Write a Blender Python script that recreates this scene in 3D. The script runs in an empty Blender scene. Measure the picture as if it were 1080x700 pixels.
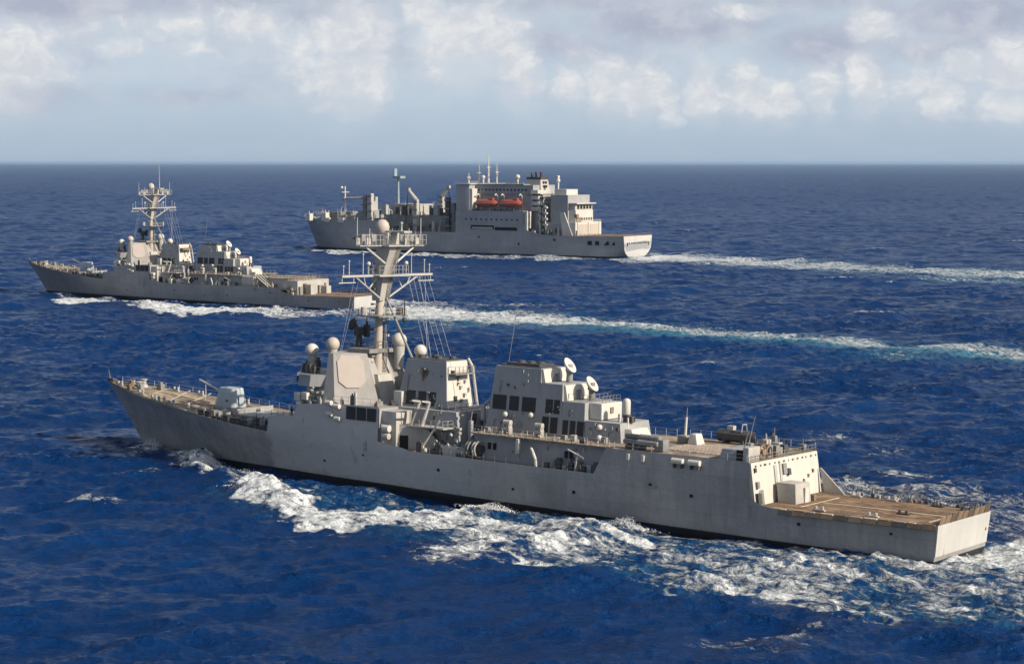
import bpy, bmesh, math, random
import numpy as np
from mathutils import Vector, Matrix
R = math.radians
scene = bpy.context.scene
COL = scene.collection
random.seed(7)

# ------------------------------------------------------------------ camera
CAM_H = 46.5
cam_d = bpy.data.cameras.new("camera")
cam_d.sensor_width = 36.0
cam_d.lens = 36.0 * 2000.0 / 1080.0
cam_d.clip_start = 1.0
cam_d.clip_end = 200000.0
cam = bpy.data.objects.new("camera", cam_d)
COL.objects.link(cam)
cam.location = (0, 0, CAM_H)
cam.rotation_euler = (R(90) - math.atan(178.0 / 2000.0), 0, 0)
scene.camera = cam

# ------------------------------------------------------------------ light
SUN_EL = 33.0
SUN_AZ = 119.0           # clockwise from +Y: low sun to the right, a little behind the viewer
SUN_STRENGTH = 5.0
SKY_STRENGTH = 0.075
EXPOSURE = 0.42
sun_d = bpy.data.lights.new("sun", 'SUN')
sun_d.energy = SUN_STRENGTH
sun_d.angle = R(0.53)
sun_d.color = (1.0, 0.89, 0.74)
sun = bpy.data.objects.new("sun", sun_d)
COL.objects.link(sun)
sdir = Vector((math.sin(R(SUN_AZ)) * math.cos(R(SUN_EL)), math.cos(R(SUN_AZ)) * math.cos(R(SUN_EL)), math.sin(R(SUN_EL))))
sun.rotation_euler = sdir.to_track_quat('Z', 'Y').to_euler()
scene.view_settings.view_transform = 'Standard'
scene.view_settings.look = 'None'
scene.view_settings.gamma = 1.0
scene.view_settings.use_curve_mapping = False
scene.view_settings.exposure = EXPOSURE


class NT:
    """small helper around a node tree"""
    def __init__(self, tree):
        self.t = tree
        self.n = tree.nodes
        self.l = tree.links

    def node(self, typ, **kw):
        n = self.n.new(typ)
        for k, v in kw.items():
            setattr(n, k, v)
        return n

    def put(self, sock, v):
        if isinstance(v, bpy.types.NodeSocket):
            self.l.new(v, sock)
        elif v is not None:
            sock.default_value = v

    def math(self, op, a, b=None, c=None, clamp=False):
        n = self.node('ShaderNodeMath', operation=op, use_clamp=clamp)
        self.put(n.inputs[0], a)
        self.put(n.inputs[1], b)
        self.put(n.inputs[2], c)
        return n.outputs[0]

    def maprange(self, v, a, b, c=0.0, d=1.0, smooth=True):
        n = self.node('ShaderNodeMapRange', interpolation_type='SMOOTHSTEP' if smooth else 'LINEAR')
        for i, x in enumerate((v, a, b, c, d)):
            self.put(n.inputs[i], x)
        return n.outputs[0]

    def noise(self, vec, scale, detail=4.0, rough=0.55, dist=0.0, out=0):
        n = self.node('ShaderNodeTexNoise')
        self.put(n.inputs['Vector'], vec)
        n.inputs['Scale'].default_value = scale
        n.inputs['Detail'].default_value = detail
        n.inputs['Roughness'].default_value = rough
        n.inputs['Distortion'].default_value = dist
        return n.outputs[out]

    def vscale(self, vec, s):
        n = self.node('ShaderNodeVectorMath', operation='MULTIPLY')
        self.put(n.inputs[0], vec)
        self.put(n.inputs[1], s)
        return n.outputs[0]

    def vadd(self, vec, s):
        n = self.node('ShaderNodeVectorMath', operation='ADD')
        self.put(n.inputs[0], vec)
        self.put(n.inputs[1], s)
        return n.outputs[0]

    def mix(self, f, a, b):
        n = self.node('ShaderNodeMix', data_type='RGBA')
        self.put(n.inputs[0], f)
        self.put(n.inputs[6], a)
        self.put(n.inputs[7], b)
        return n.outputs[2]


def c4(r, g=None, b=None):
    return (r, r, r, 1.0) if g is None else (r, g, b, 1.0)


# ------------------------------------------------------------------ sky
world = bpy.data.worlds.new("World")
scene.world = world
world.use_nodes = True
W = NT(world.node_tree)
W.n.clear()
sky = W.node('ShaderNodeTexSky', sky_type='NISHITA')
sky.sun_disc = False
sky.sun_elevation = R(SUN_EL)
sky.sun_rotation = R(SUN_AZ)
sky.altitude = 50
sky.air_density = 1.0
sky.dust_density = 1.6
sky.ozone_density = 1.2
tc = W.node('ShaderNodeTexCoord')
sep = W.node('ShaderNodeSeparateXYZ')
W.l.new(tc.outputs['Generated'], sep.inputs[0])
dx, dy, dz = sep.outputs
az = W.math('ARCTAN2', dx, dy)                     # 0 straight ahead of +Y, + to the right
el = W.math('ARCSINE', dz)
comb = W.node('ShaderNodeCombineXYZ')
W.put(comb.inputs[0], az)
W.put(comb.inputs[1], W.math('MULTIPLY', el, 1.35))
dirv = comb.outputs[0]
wob = W.noise(dirv, 46, 5, 0.6, out=1)
wobv = W.vadd(dirv, W.vscale(W.vadd(wob, (-.5, -.5, -.5)), (.020, .016, 0)))
n_big = W.noise(wobv, 13, 3, 0.5)
n_mid = W.noise(wobv, 40, 7, 0.58)
n_fine = W.noise(wobv, 120, 6, 0.6)
# cumulus towers standing over the horizon: azimuth, elevation, half widths (rad), weight
TOWERS = [(-.255, .050, .024, .016, .85), (-.268, .038, .016, .012, .6), (-.135, .070, .022, .010, .65), (-.082, .068, .018, .014, 1.0), (-.084, .046, .018, .018, .95), (-.090, .030, .018, .010, .6),
          (-.045, .078, .012, .010, .75), (-.022, .066, .024, .016, 1.0), (.000, .052, .012, .012, .75), (.008, .042, .012, .010, .6), (.006, .072, .007, .006, .5), (-.040, .050, .016, .012, .5),
          (.030, .040, .012, .014, .55), (.052, .042, .013, .014, .85), (.068, .036, .013, .016, .85), (.082, .026, .010, .012, .6), (.100, .036, .010, .018, .85), (.122, .034, .016, .016, .7), (.140, .030, .013, .014, .6), (.160, .036, .012, .014, .55),
          (.185, .068, .012, .010, .85), (.183, .044, .010, .014, .95), (.186, .028, .010, .010, .55), (.205, .042, .015, .012, .55), (.222, .034, .013, .016, .55), (.234, .050, .012, .010, .75), (.253, .048, .013, .013, .95), (.252, .030, .013, .014, .7),
          (.118, .078, .018, .006, .55), (-.20, .060, .020, .007, .5), (-.165, .060, .022, .007, .45), (-.11, .052, .02, .02, .45), (-.18, .070, .03, .010, .5), (-.232, .066, .018, .008, .5)]


def blobs(lst, az_, el_):
    tot = None
    for a, e, sa, se, w in lst:
        u = W.math('DIVIDE', W.math('SUBTRACT', az_, a), sa)
        v = W.math('DIVIDE', W.math('SUBTRACT', el_, e), se)
        q = W.math('ADD', W.math('MULTIPLY', u, u), W.math('MULTIPLY', v, v))
        g = W.math('MULTIPLY', W.math('EXPONENT', W.math('MULTIPLY', q, -0.8)), w)
        tot = g if tot is None else W.math('MAXIMUM', tot, g)
    return tot


wsep = W.node('ShaderNodeSeparateXYZ')
W.l.new(wobv, wsep.inputs[0])
waz = wsep.outputs[0]
wel = W.math('DIVIDE', wsep.outputs[1], 1.35)
tower = blobs(TOWERS, waz, wel)
above = blobs(TOWERS, waz, W.math('ADD', wel, .013))              # is there more cloud overhead?
under = W.maprange(W.math('SUBTRACT', above, tower), -.02, .40)   # towards the foot of a tower
generic = W.math('MULTIPLY', W.maprange(n_big, .45, .75), .65)
in_view = W.math('MULTIPLY', W.maprange(W.math('ABSOLUTE', az), .30, .5), 1.0)
high = W.maprange(el, .10, .20)
other = W.math('MAXIMUM', in_view, high)
tower = W.math('MAXIMUM', tower, W.math('MULTIPLY', generic, other))
lump = W.math('ADD', W.math('MULTIPLY', n_mid, .75), W.math('MULTIPLY', n_fine, .35))
cum = W.maprange(W.math('ADD', tower, W.math('MULTIPLY', W.math('SUBTRACT', lump, .55), 1.15)), .22, .62)
# grey layer: flat dark undersides high in the view and a soft veil
GREY = [(-.235, .083, .07, .012, 1.0), (-.15, .086, .06, .010, .95), (-.110, .076, .022, .008, .7), (-.255, .034, .05, .010, .75), (-.165, .034, .05, .006, .6), (-.05, .088, .04, .006, .7), (.09, .072, .060, .012, 1.0), (.030, .060, .035, .010, .75),
        (.165, .060, .045, .012, .95), (.24, .074, .045, .013, 1.0), (.05, .086, .07, .008, .9), (.215, .058, .035, .008, .85), (.15, .086, .05, .008, .8), (.05, .026, .05, .006, .35), (.22, .022, .06, .006, .35)]
grey = blobs(GREY, waz, wel)
grey = W.math('MAXIMUM', grey, W.math('MULTIPLY', W.maprange(n_big, .4, .7), W.math('MULTIPLY', other, .9)))
greym = W.maprange(W.math('ADD', grey, W.math('MULTIPLY', W.math('SUBTRACT', lump, .55), 1.1)), .12, .95)
K = 0.747 / SKY_STRENGTH


def sc(r, g, b):
    return (r * K, g * K, b * K, 1.0)


# clear air low over the sea is pale; higher up it is the Nishita sky
hz = W.maprange(el, .05, .20, 1.0, 0.0)
low = W.mix(W.maprange(el, -.002, .060), sc(.425, .535, .66), sc(.545, .655, .765))
base = W.mix(W.math('MULTIPLY', hz, .93), sky.outputs[0], low)
# thin lavender layer with soft holes, thicker higher up
soft = W.noise(W.vscale(wobv, (1.0, 1.7, 1)), 19, 5, .55)
veil = W.math('MULTIPLY', W.math('MULTIPLY', W.maprange(soft, .36, .66), W.maprange(el, .022, .070, .10, .85)), W.maprange(el, .10, .30, 1.0, .35))
vcol = W.mix(W.maprange(n_mid, .38, .68), sc(.49, .525, .635), sc(.665, .685, .745))
base = W.mix(veil, base, vcol)
shade = W.mix(W.maprange(W.math('ADD', n_mid, W.math('MULTIPLY', n_fine, .3)), .50, .85), sc(.400, .440, .555), sc(.545, .570, .660))
base = W.mix(W.math('MULTIPLY', greym, .88), base, shade)
# lit heads of the cumulus with creases, rising out of a broad pale body
body = W.maprange(W.math('ADD', W.math('MAXIMUM', tower, W.math('MULTIPLY', above, .6)), W.math('MULTIPLY', W.math('SUBTRACT', n_mid, .5), .5)), .02, .55)
fade = W.maprange(el, .006, .036)                                     # cloud feet sink into the haze
base = W.mix(W.math('MULTIPLY', W.math('MULTIPLY', body, fade), .45), base, sc(.655, .69, .745))
crease = W.maprange(W.math('ADD', W.math('MULTIPLY', n_mid, .6), W.math('MULTIPLY', n_fine, .4)), .40, .66)
ccol = W.mix(crease, sc(.635, .665, .725), sc(.84, .84, .83))
base = W.mix(W.math('MULTIPLY', W.math('MULTIPLY', cum, W.math('SUBTRACT', 1.0, W.math('MULTIPLY', under, .85))), W.math('MULTIPLY', fade, .88)), base, ccol)
bg = W.node('ShaderNodeBackground')
W.put(bg.inputs[0], base)
bg.inputs[1].default_value = SKY_STRENGTH
wo = W.node('ShaderNodeOutputWorld')
W.l.new(bg.outputs[0], wo.inputs[0])

# ------------------------------------------------------------------ materials


def new_mat(name):
    m = bpy.data.materials.new(name)
    m.use_nodes = True
    t = NT(m.node_tree)
    t.n.clear()
    o = t.node('ShaderNodeOutputMaterial')
    b = t.node('ShaderNodeBsdfPrincipled')
    t.l.new(b.outputs[0], o.inputs[0])
    return m, t, b, o


def paint(name, col, rough=0.55, var=0.12, rust=0.0, dents=0.0, spec=0.35, boot=None, plates=False, trim=0.0, patch=None):
    """weathered ship paint: cloudy tone, vertical streaks, rust runs, dented plating"""
    m, t, b, o = new_mat(name)
    co = t.node('ShaderNodeTexCoord').outputs['Object']
    big = t.noise(co, .16, 4, .6)
    streak = t.noise(t.vscale(co, (.9, .9, .07)), 1.0, 5, .65)
    fine = t.noise(co, 2.2, 4, .6)
    lo = tuple(c * (1 - var) for c in col)
    hi = tuple(min(1, c * (1 + var)) for c in col)
    f = t.math('ADD', t.math('MULTIPLY', big, .45), t.math('ADD', t.math('MULTIPLY', streak, .35), t.math('MULTIPLY', fine, .2)))
    colr = t.mix(t.maprange(f, .38, .62), c4(*lo), c4(*hi))
    if plates:
        # repainted rectangular patches along the plating
        br = t.node('ShaderNodeTexBrick')
        sw = t.node('ShaderNodeSeparateXYZ')
        t.put(sw.inputs[0], co)
        cb = t.node('ShaderNodeCombineXYZ')
        t.put(cb.inputs[0], sw.outputs[0])
        t.put(cb.inputs[1], sw.outputs[2])
        t.put(br.inputs['Vector'], cb.outputs[0])
        br.inputs['Scale'].default_value = 1.0
        br.inputs['Brick Width'].default_value = 8.5
        br.inputs['Row Height'].default_value = 2.45
        br.inputs['Mortar Size'].default_value = .028
        br.inputs['Color1'].default_value = c4(.93)
        br.inputs['Color2'].default_value = c4(1.06)
        br.inputs['Mortar'].default_value = c4(.80)
        n = t.node('ShaderNodeMix', data_type='RGBA', blend_type='MULTIPLY')
        n.inputs[0].default_value = 1.0
        t.put(n.inputs[6], colr)
        t.put(n.inputs[7], br.outputs[0])
        colr = n.outputs[2]
    if patch:
        sp = t.node('ShaderNodeSeparateXYZ')
        t.put(sp.inputs[0], t.vadd(co, t.vscale(t.vadd(t.noise(co, .25, 3, .6, out=1), (-.5, -.5, -.5)), (5, 0, 3))))
        pf = t.math('MULTIPLY', t.maprange(sp.outputs[0], 46.2, 47.8), t.maprange(sp.outputs[0], 66, 108, 1.0, 0.0))
        colr = t.mix(t.math('MULTIPLY', pf, .8), colr, c4(*patch))
    if rust > 0:
        rn = t.noise(t.vscale(co, (.55, .55, .045)), 1.6, 6, .7)
        rn2 = t.noise(co, .55, 5, .65)
        rf = t.math('MULTIPLY', t.maprange(rn, .56, .72), t.maprange(rn2, .46, .64))
        colr = t.mix(t.math('MULTIPLY', rf, rust), colr, c4(.13, .065, .032))
    if boot is not None:
        sw = t.node('ShaderNodeSeparateXYZ')
        t.put(sw.inputs[0], co)
        z = t.math('ADD', sw.outputs[2], t.math('MULTIPLY', t.math('SUBTRACT', fine, .5), .10))
        # the ship sits a little deeper aft than its painted line
        z = t.math('ADD', z, t.math('MULTIPLY', t.math('MAXIMUM', t.math('SUBTRACT', sw.outputs[0], 70.0), 0.0), trim))
        z = t.math('ADD', z, t.math('MULTIPLY', t.math('MAXIMUM', t.math('SUBTRACT', 46.0, sw.outputs[0]), 0.0), trim * 1.9))
        scum = t.math('MULTIPLY', t.math('SUBTRACT', t.maprange(z, boot, boot + 1.1, 1.0, .0), 0.0), t.maprange(streak, .42, .7))
        colr = t.mix(t.math('MULTIPLY', scum, .35), colr, c4(.10, .085, .06))
        colr = t.mix(t.maprange(z, boot - .04, boot + .04), c4(.012, .012, .013), colr)
    t.put(b.inputs['Base Color'], colr)
    t.put(b.inputs['Roughness'], t.maprange(fine, .3, .7, rough - .08, rough + .12))
    b.inputs['Specular IOR Level'].default_value = spec
    if dents:
        h = t.math('ADD', t.noise(t.vscale(co, (.42, .42, .55)), 1.0, 3, .5), t.math('MULTIPLY', fine, .12))
        bp = t.node('ShaderNodeBump')
        bp.inputs['Strength'].default_value = dents
        bp.inputs['Distance'].default_value = .22
        t.put(bp.inputs['Height'], h)
        t.put(b.inputs['Normal'], bp.outputs[0])
    return m


def deck_mat(name, col, dark, light):
    m, t, b, o = new_mat(name)
    co = t.node('ShaderNodeTexCoord').outputs['Object']
    a = t.noise(t.vscale(co, (.22, .45, .4)), 1.0, 6, .65)
    p = t.noise(co, 1.5, 5, .65)
    q = t.noise(t.vscale(co, (.16, .7, 1)), 1.0, 6, .66, .6)
    colr = t.mix(t.maprange(a, .35, .65), c4(*col), c4(*light))
    colr = t.mix(t.math('MULTIPLY', t.maprange(p, .47, .62), .65), colr, c4(*dark))
    colr = t.mix(t.math('MULTIPLY', t.maprange(q, .47, .60), .55), colr, c4(*dark))
    q2 = t.noise(t.vscale(co, (.28, .8, 1)), .8, 6, .68, .8)
    colr = t.mix(t.math('MULTIPLY', t.maprange(q2, .50, .62), .65), colr, c4(*[c * 1.55 for c in light]))
    t.put(b.inputs['Base Color'], colr)
    b.inputs['Roughness'].default_value = .9
    b.inputs['Specular IOR Level'].default_value = .15
    bp = t.node('ShaderNodeBump')
    bp.inputs['Strength'].default_value = .5
    bp.inputs['Distance'].default_value = .05
    t.put(bp.inputs['Height'], p)
    t.put(b.inputs['Normal'], bp.outputs[0])
    return m


def louvre_mat(name, col):
    """dark slatted intake: the slats are lines in height"""
    m, t, b, o = new_mat(name)
    co = t.node('ShaderNodeTexCoord').outputs['Object']
    sw = t.node('ShaderNodeSeparateXYZ')
    t.put(sw.inputs[0], co)
    s = t.math('FRACT', t.math('MULTIPLY', sw.outputs[2], 4.0))
    n = t.noise(co, 1.3, 4, .6)
    colr = t.mix(t.maprange(s, .35, .5), c4(*[c * .5 for c in col]), c4(*[c * 1.35 for c in col]))
    colr = t.mix(t.maprange(n, .4, .7), colr, c4(*col))
    t.put(b.inputs['Base Color'], colr)
    b.inputs['Roughness'].default_value = .75
    bp = t.node('ShaderNodeBump')
    bp.inputs['Distance'].default_value = .06
    t.put(bp.inputs['Height'], s)
    t.put(b.inputs['Normal'], bp.outputs[0])
    return m


GREYC = (.27, .275, .28)
M = {}
M['hull'] = paint('hull_paint', (.272, .268, .262), .5, .17, .9, .7, boot=.75, plates=True, trim=.0095, patch=(.43, .42, .395))
M['hull_older'] = paint('older_hull_paint', (.235, .24, .245), .5, .12, .7, .4, boot=.9, plates=True, trim=.006)
M['hull_far'] = paint('hull_paint_supply', (.26, .27, .285), .5, .08, .35, .2, boot=.9, plates=True)
M['grey'] = paint('haze_grey_paint', GREYC, .55, .10, .22, .12)
M['pale'] = paint('pale_grey_paint', (.37, .355, .325), .5, .10, .22, .12)
M['array'] = paint('array_face_paint', (.40, .355, .31), .6, .05)
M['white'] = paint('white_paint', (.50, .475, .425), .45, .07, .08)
M['bluegrey'] = paint('gun_shield_paint', (.33, .375, .40), .4, .07, .05)
M['dark'] = paint('dark_gear', (.06, .06, .062), .6, .25, .25)
M['mid'] = paint('weathered_gear', (.19, .19, .18), .6, .25, .4)
M['brown'] = paint('brown_canvas_gear', (.19, .135, .09), .85, .3, .2)
M['net'] = paint('dark_canvas_net', (.05, .048, .045), .9, .3, .2)
M['oldnet'] = paint('old_brown_net', (.105, .078, .055), .9, .35, .3)
M['black'] = paint('dark_opening', (.012, .012, .013), .8, .2)
M['glass'] = paint('window_glass', (.02, .025, .03), .12, .2, spec=.6)
M['hatch'] = paint('launcher_hatch_paint', (.36, .295, .235), .8, .15, .2)
M['hatchb'] = paint('worn_hatch_paint', (.30, .25, .205), .8, .2, .3)
M['tower'] = paint('tower_paint', (.30, .285, .268), .55, .10, .25, .12)
M['stern'] = paint('sun_brightened_stern_paint', (.43, .425, .405), .5, .08, .8, .1)  # hull grey made lighter: the sunlight on the transoms is in the colour
M['deck'] = deck_mat('deck_nonskid', (.20, .16, .118), (.085, .07, .057), (.28, .225, .165))
M['flight'] = deck_mat('flight_deck_nonskid', (.155, .100, .062), (.065, .043, .030), (.215, .150, .098))
M['mark'] = paint('deck_marking_paint', (.58, .50, .36), .8, .2, .25)
M['louvre'] = louvre_mat('intake_louvre', (.030, .031, .034))
M['orange'] = paint('orange_lifeboat_paint', (.36, .080, .048), .4, .1)
M['teal'] = paint('teal_mast_paint', (.24, .31, .325), .5, .1)
M['redpipe'] = paint('dark_red_funnel_pipe', (.07, .022, .03), .5, .2)
M['rope'] = paint('rigging_wire', (.45, .45, .45), .6, .1)
M['uniform'] = paint('dark_blue_uniform', (.018, .022, .035), .9, .2)
M['skin'] = paint('skin_tone', (.45, .27, .19), .6, .05)

# ------------------------------------------------------------------ mesh builder.  Ship frame: s metres aft of the bow, w metres to port, h metres up


class MB:
    def __init__(self):
        self.v = []
        self.f = []

    def add(self, vs, fs):
        o = len(self.v)
        self.v += [(p[0], -p[1], p[2]) for p in vs]
        self.f += [tuple(i + o for i in f) for f in fs]
        return self

    def frustum(self, bot, top):
        n = len(bot)
        fs = [(i, (i + 1) % n, n + (i + 1) % n, n + i) for i in range(n)]
        fs += [tuple(range(n - 1, -1, -1)), tuple(range(n, 2 * n))]
        return self.add(list(bot) + list(top), fs)

    def box(self, s0, s1, w0, w1, h0, h1):
        q = [(s0, w0), (s1, w0), (s1, w1), (s0, w1)]
        return self.frustum([(a, b, h0) for a, b in q], [(a, b, h1) for a, b in q])

    def taper(self, s0, s1, w, h0, t0, t1, tw, h1):
        """block symmetric about the centreline, narrowing upward"""
        return self.frustum([(s0, -w, h0), (s1, -w, h0), (s1, w, h0), (s0, w, h0)], [(t0, -tw, h1), (t1, -tw, h1), (t1, tw, h1), (t0, tw, h1)])

    def cyl(self, a, b, r0, r1=None, n=8):
        r1 = r0 if r1 is None else r1
        a = Vector(a)
        b = Vector(b)
        d = (b - a)
        if d.length < 1e-6:
            return self
        d.normalize()
        u = d.orthogonal().normalized()
        w = d.cross(u)
        ring = [(math.cos(2 * math.pi * i / n), math.sin(2 * math.pi * i / n)) for i in range(n)]
        return self.frustum([tuple(a + (u * x + w * y) * r0) for x, y in ring], [tuple(b + (u * x + w * y) * r1) for x, y in ring])

    def tube(self, pts, r, n=6):
        for a, b in zip(pts, pts[1:]):
            self.cyl(a, b, r, r, n)
        return self

    def sphere(self, c, r, n=16, m=10, sz=1.0):
        vs = [(c[0], c[1], c[2] - r * sz)]
        for j in range(1, m):
            ph = -math.pi / 2 + math.pi * j / m
            for i in range(n):
                a = 2 * math.pi * i / n
                vs.append((c[0] + r * math.cos(ph) * math.cos(a), c[1] + r * math.cos(ph) * math.sin(a), c[2] + r * sz * math.sin(ph)))
        vs.append((c[0], c[1], c[2] + r * sz))
        fs = [(0, 1 + (i + 1) % n, 1 + i) for i in range(n)]
        for j in range(m - 2):
            for i in range(n):
                p = 1 + j * n
                fs.append((p + i, p + (i + 1) % n, p + n + (i + 1) % n, p + n + i))
        e = len(vs) - 1
        p = 1 + (m - 2) * n
        fs += [(p + i, p + (i + 1) % n, e) for i in range(n)]
        return self.add(vs, fs)

    def lathe(self, c, axis, prof, n=20):
        """prof: list of (distance along axis, radius)"""
        c = Vector(c)
        d = Vector(axis).normalized()
        u = d.orthogonal().normalized()
        w = d.cross(u)
        vs = []
        for t, r in prof:
            for i in range(n):
                a = 2 * math.pi * i / n
                vs.append(tuple(c + d * t + (u * math.cos(a) + w * math.sin(a)) * max(r, 1e-4)))
        fs = []
        for j in range(len(prof) - 1):
            for i in range(n):
                fs.append((j * n + i, j * n + (i + 1) % n, (j + 1) * n + (i + 1) % n, (j + 1) * n + i))
        fs += [tuple(range(n - 1, -1, -1)), tuple(range((len(prof) - 1) * n, len(prof) * n))]
        return self.add(vs, fs)

    def hoop(self, c, axis, r, t, n=20, arc=(0, 360)):
        d = Vector(axis).normalized()
        u = Vector((0, 0, 1)).cross(d)
        u = u.normalized() if u.length > 1e-3 else d.orthogonal().normalized()
        w = d.cross(u)
        c = Vector(c)
        pts = [tuple(c + (u * math.cos(R(arc[0] + (arc[1] - arc[0]) * i / n)) + w * math.sin(R(arc[0] + (arc[1] - arc[0]) * i / n))) * r) for i in range(n + 1)]
        return self.tube(pts, t, 6)

    def build(self, name, mat, parent=None, smooth=True, label=None, bevel=0.0):
        me = bpy.data.meshes.new(name)
        me.from_pydata(self.v, [], self.f)
        bm = bmesh.new()
        bm.from_mesh(me)
        bmesh.ops.recalc_face_normals(bm, faces=bm.faces)
        if bevel > 0:
            es = [e for e in bm.edges if len(e.link_faces) == 2 and e.calc_face_angle(0) > .45]
            bmesh.ops.bevel(bm, geom=es, offset=bevel, segments=2, profile=.6, affect='EDGES', clamp_overlap=True)
        bm.to_mesh(me)
        bm.free()
        if smooth:
            me.shade_smooth()
            me.set_sharp_from_angle(angle=R(38))
        me.materials.append(M[mat] if isinstance(mat, str) else mat)
        o = bpy.data.objects.new(name, me)
        COL.objects.link(o)
        if parent is not None:
            o.parent = parent
        if label:
            o['label'] = label
        return o


def root(name, label, cat, loc=(0, 0, 0), rot=(0, 0, 0), group=None, scale=1.0):
    o = bpy.data.objects.new(name, None)
    o.empty_display_size = 2
    COL.objects.link(o)
    o.location = loc
    o.rotation_euler = rot
    o.scale = (scale,) * 3
    o['label'] = label
    o['category'] = cat
    if group:
        o['group'] = group
    return o


def lerp(tab, x):
    return float(np.interp(x, [a for a, b in tab], [b for a, b in tab]))


def smooth_tab(tab, x):
    """cosine free monotone blend of a table (slightly rounded)"""
    return (lerp(tab, x - 1.2) + lerp(tab, x) * 2 + lerp(tab, x + 1.2)) / 4.0


def railing(path, parent, mat='rope', hgt=1.05, step=1.9, r=.035, mid=2, name='railing'):
    mb = MB()
    pts = []
    for a, b in zip(path, path[1:]):
        a, b = Vector(a), Vector(b)
        n = max(1, int((b - a).length / step))
        for i in range(n):
            pts.append(a.lerp(b, i / n))
    pts.append(Vector(path[-1]))
    for p in pts:
        mb.cyl(p, p + Vector((0, 0, hgt)), r, r, 5)
    for k in range(1, mid + 1):
        mb.tube([p + Vector((0, 0, hgt * k / mid)) for p in pts], r * .55, 4)
    return mb.build(name, mat, parent)


def loft(sections):
    """sections: list of equal-length point rows, closed side to side by quads"""
    vs, fs = [], []
    n = len(sections[0])
    for row in sections:
        vs += row
    for j in range(len(sections) - 1):
        for i in range(n - 1):
            fs.append((j * n + i, (j + 1) * n + i, (j + 1) * n + i + 1, j * n + i + 1))
    return vs, fs

# ================================================================== destroyers
SHEER = [(0, 10.1), (10, 9.15), (20, 8.2), (30, 7.35), (40, 6.6), (48, 6.15), (60, 5.85), (75, 5.75), (110, 5.7), (128, 5.6)]
BD = [(0, .12), (2, 1.0), (5, 2.3), (10, 4.1), (15, 5.5), (20, 6.7), (30, 8.3), (40, 9.2), (50, 9.6), (80, 9.75), (110, 9.5), (130, 8.9), (154, 7.5)]
BWL = [(9.2, .06), (15, 1.5), (25, 3.7), (35, 5.7), (45, 7.3), (60, 8.7), (80, 9.25), (110, 9.05), (130, 8.5), (154, 7.3)]


def stem(z):
    return 9.3 * (1 - max(z, -3) / 10.1) ** .92 if z < 10.1 else 0.0


def hull_w(s, z, sheer):
    """half breadth; flared forward, nearly wall sided aft"""
    a, b = smooth_tab(BWL, s), smooth_tab(BD, s)
    if s < 9.2:
        a = .06
    if z <= 0:
        return max(.05, a * (1 + .05 * z))
    t = z / max(sheer, 1)
    w = a + (b - a) * min(t, 1) ** 1.25
    if t > 1:
        w -= (z - sheer) * .045
    return w


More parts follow.
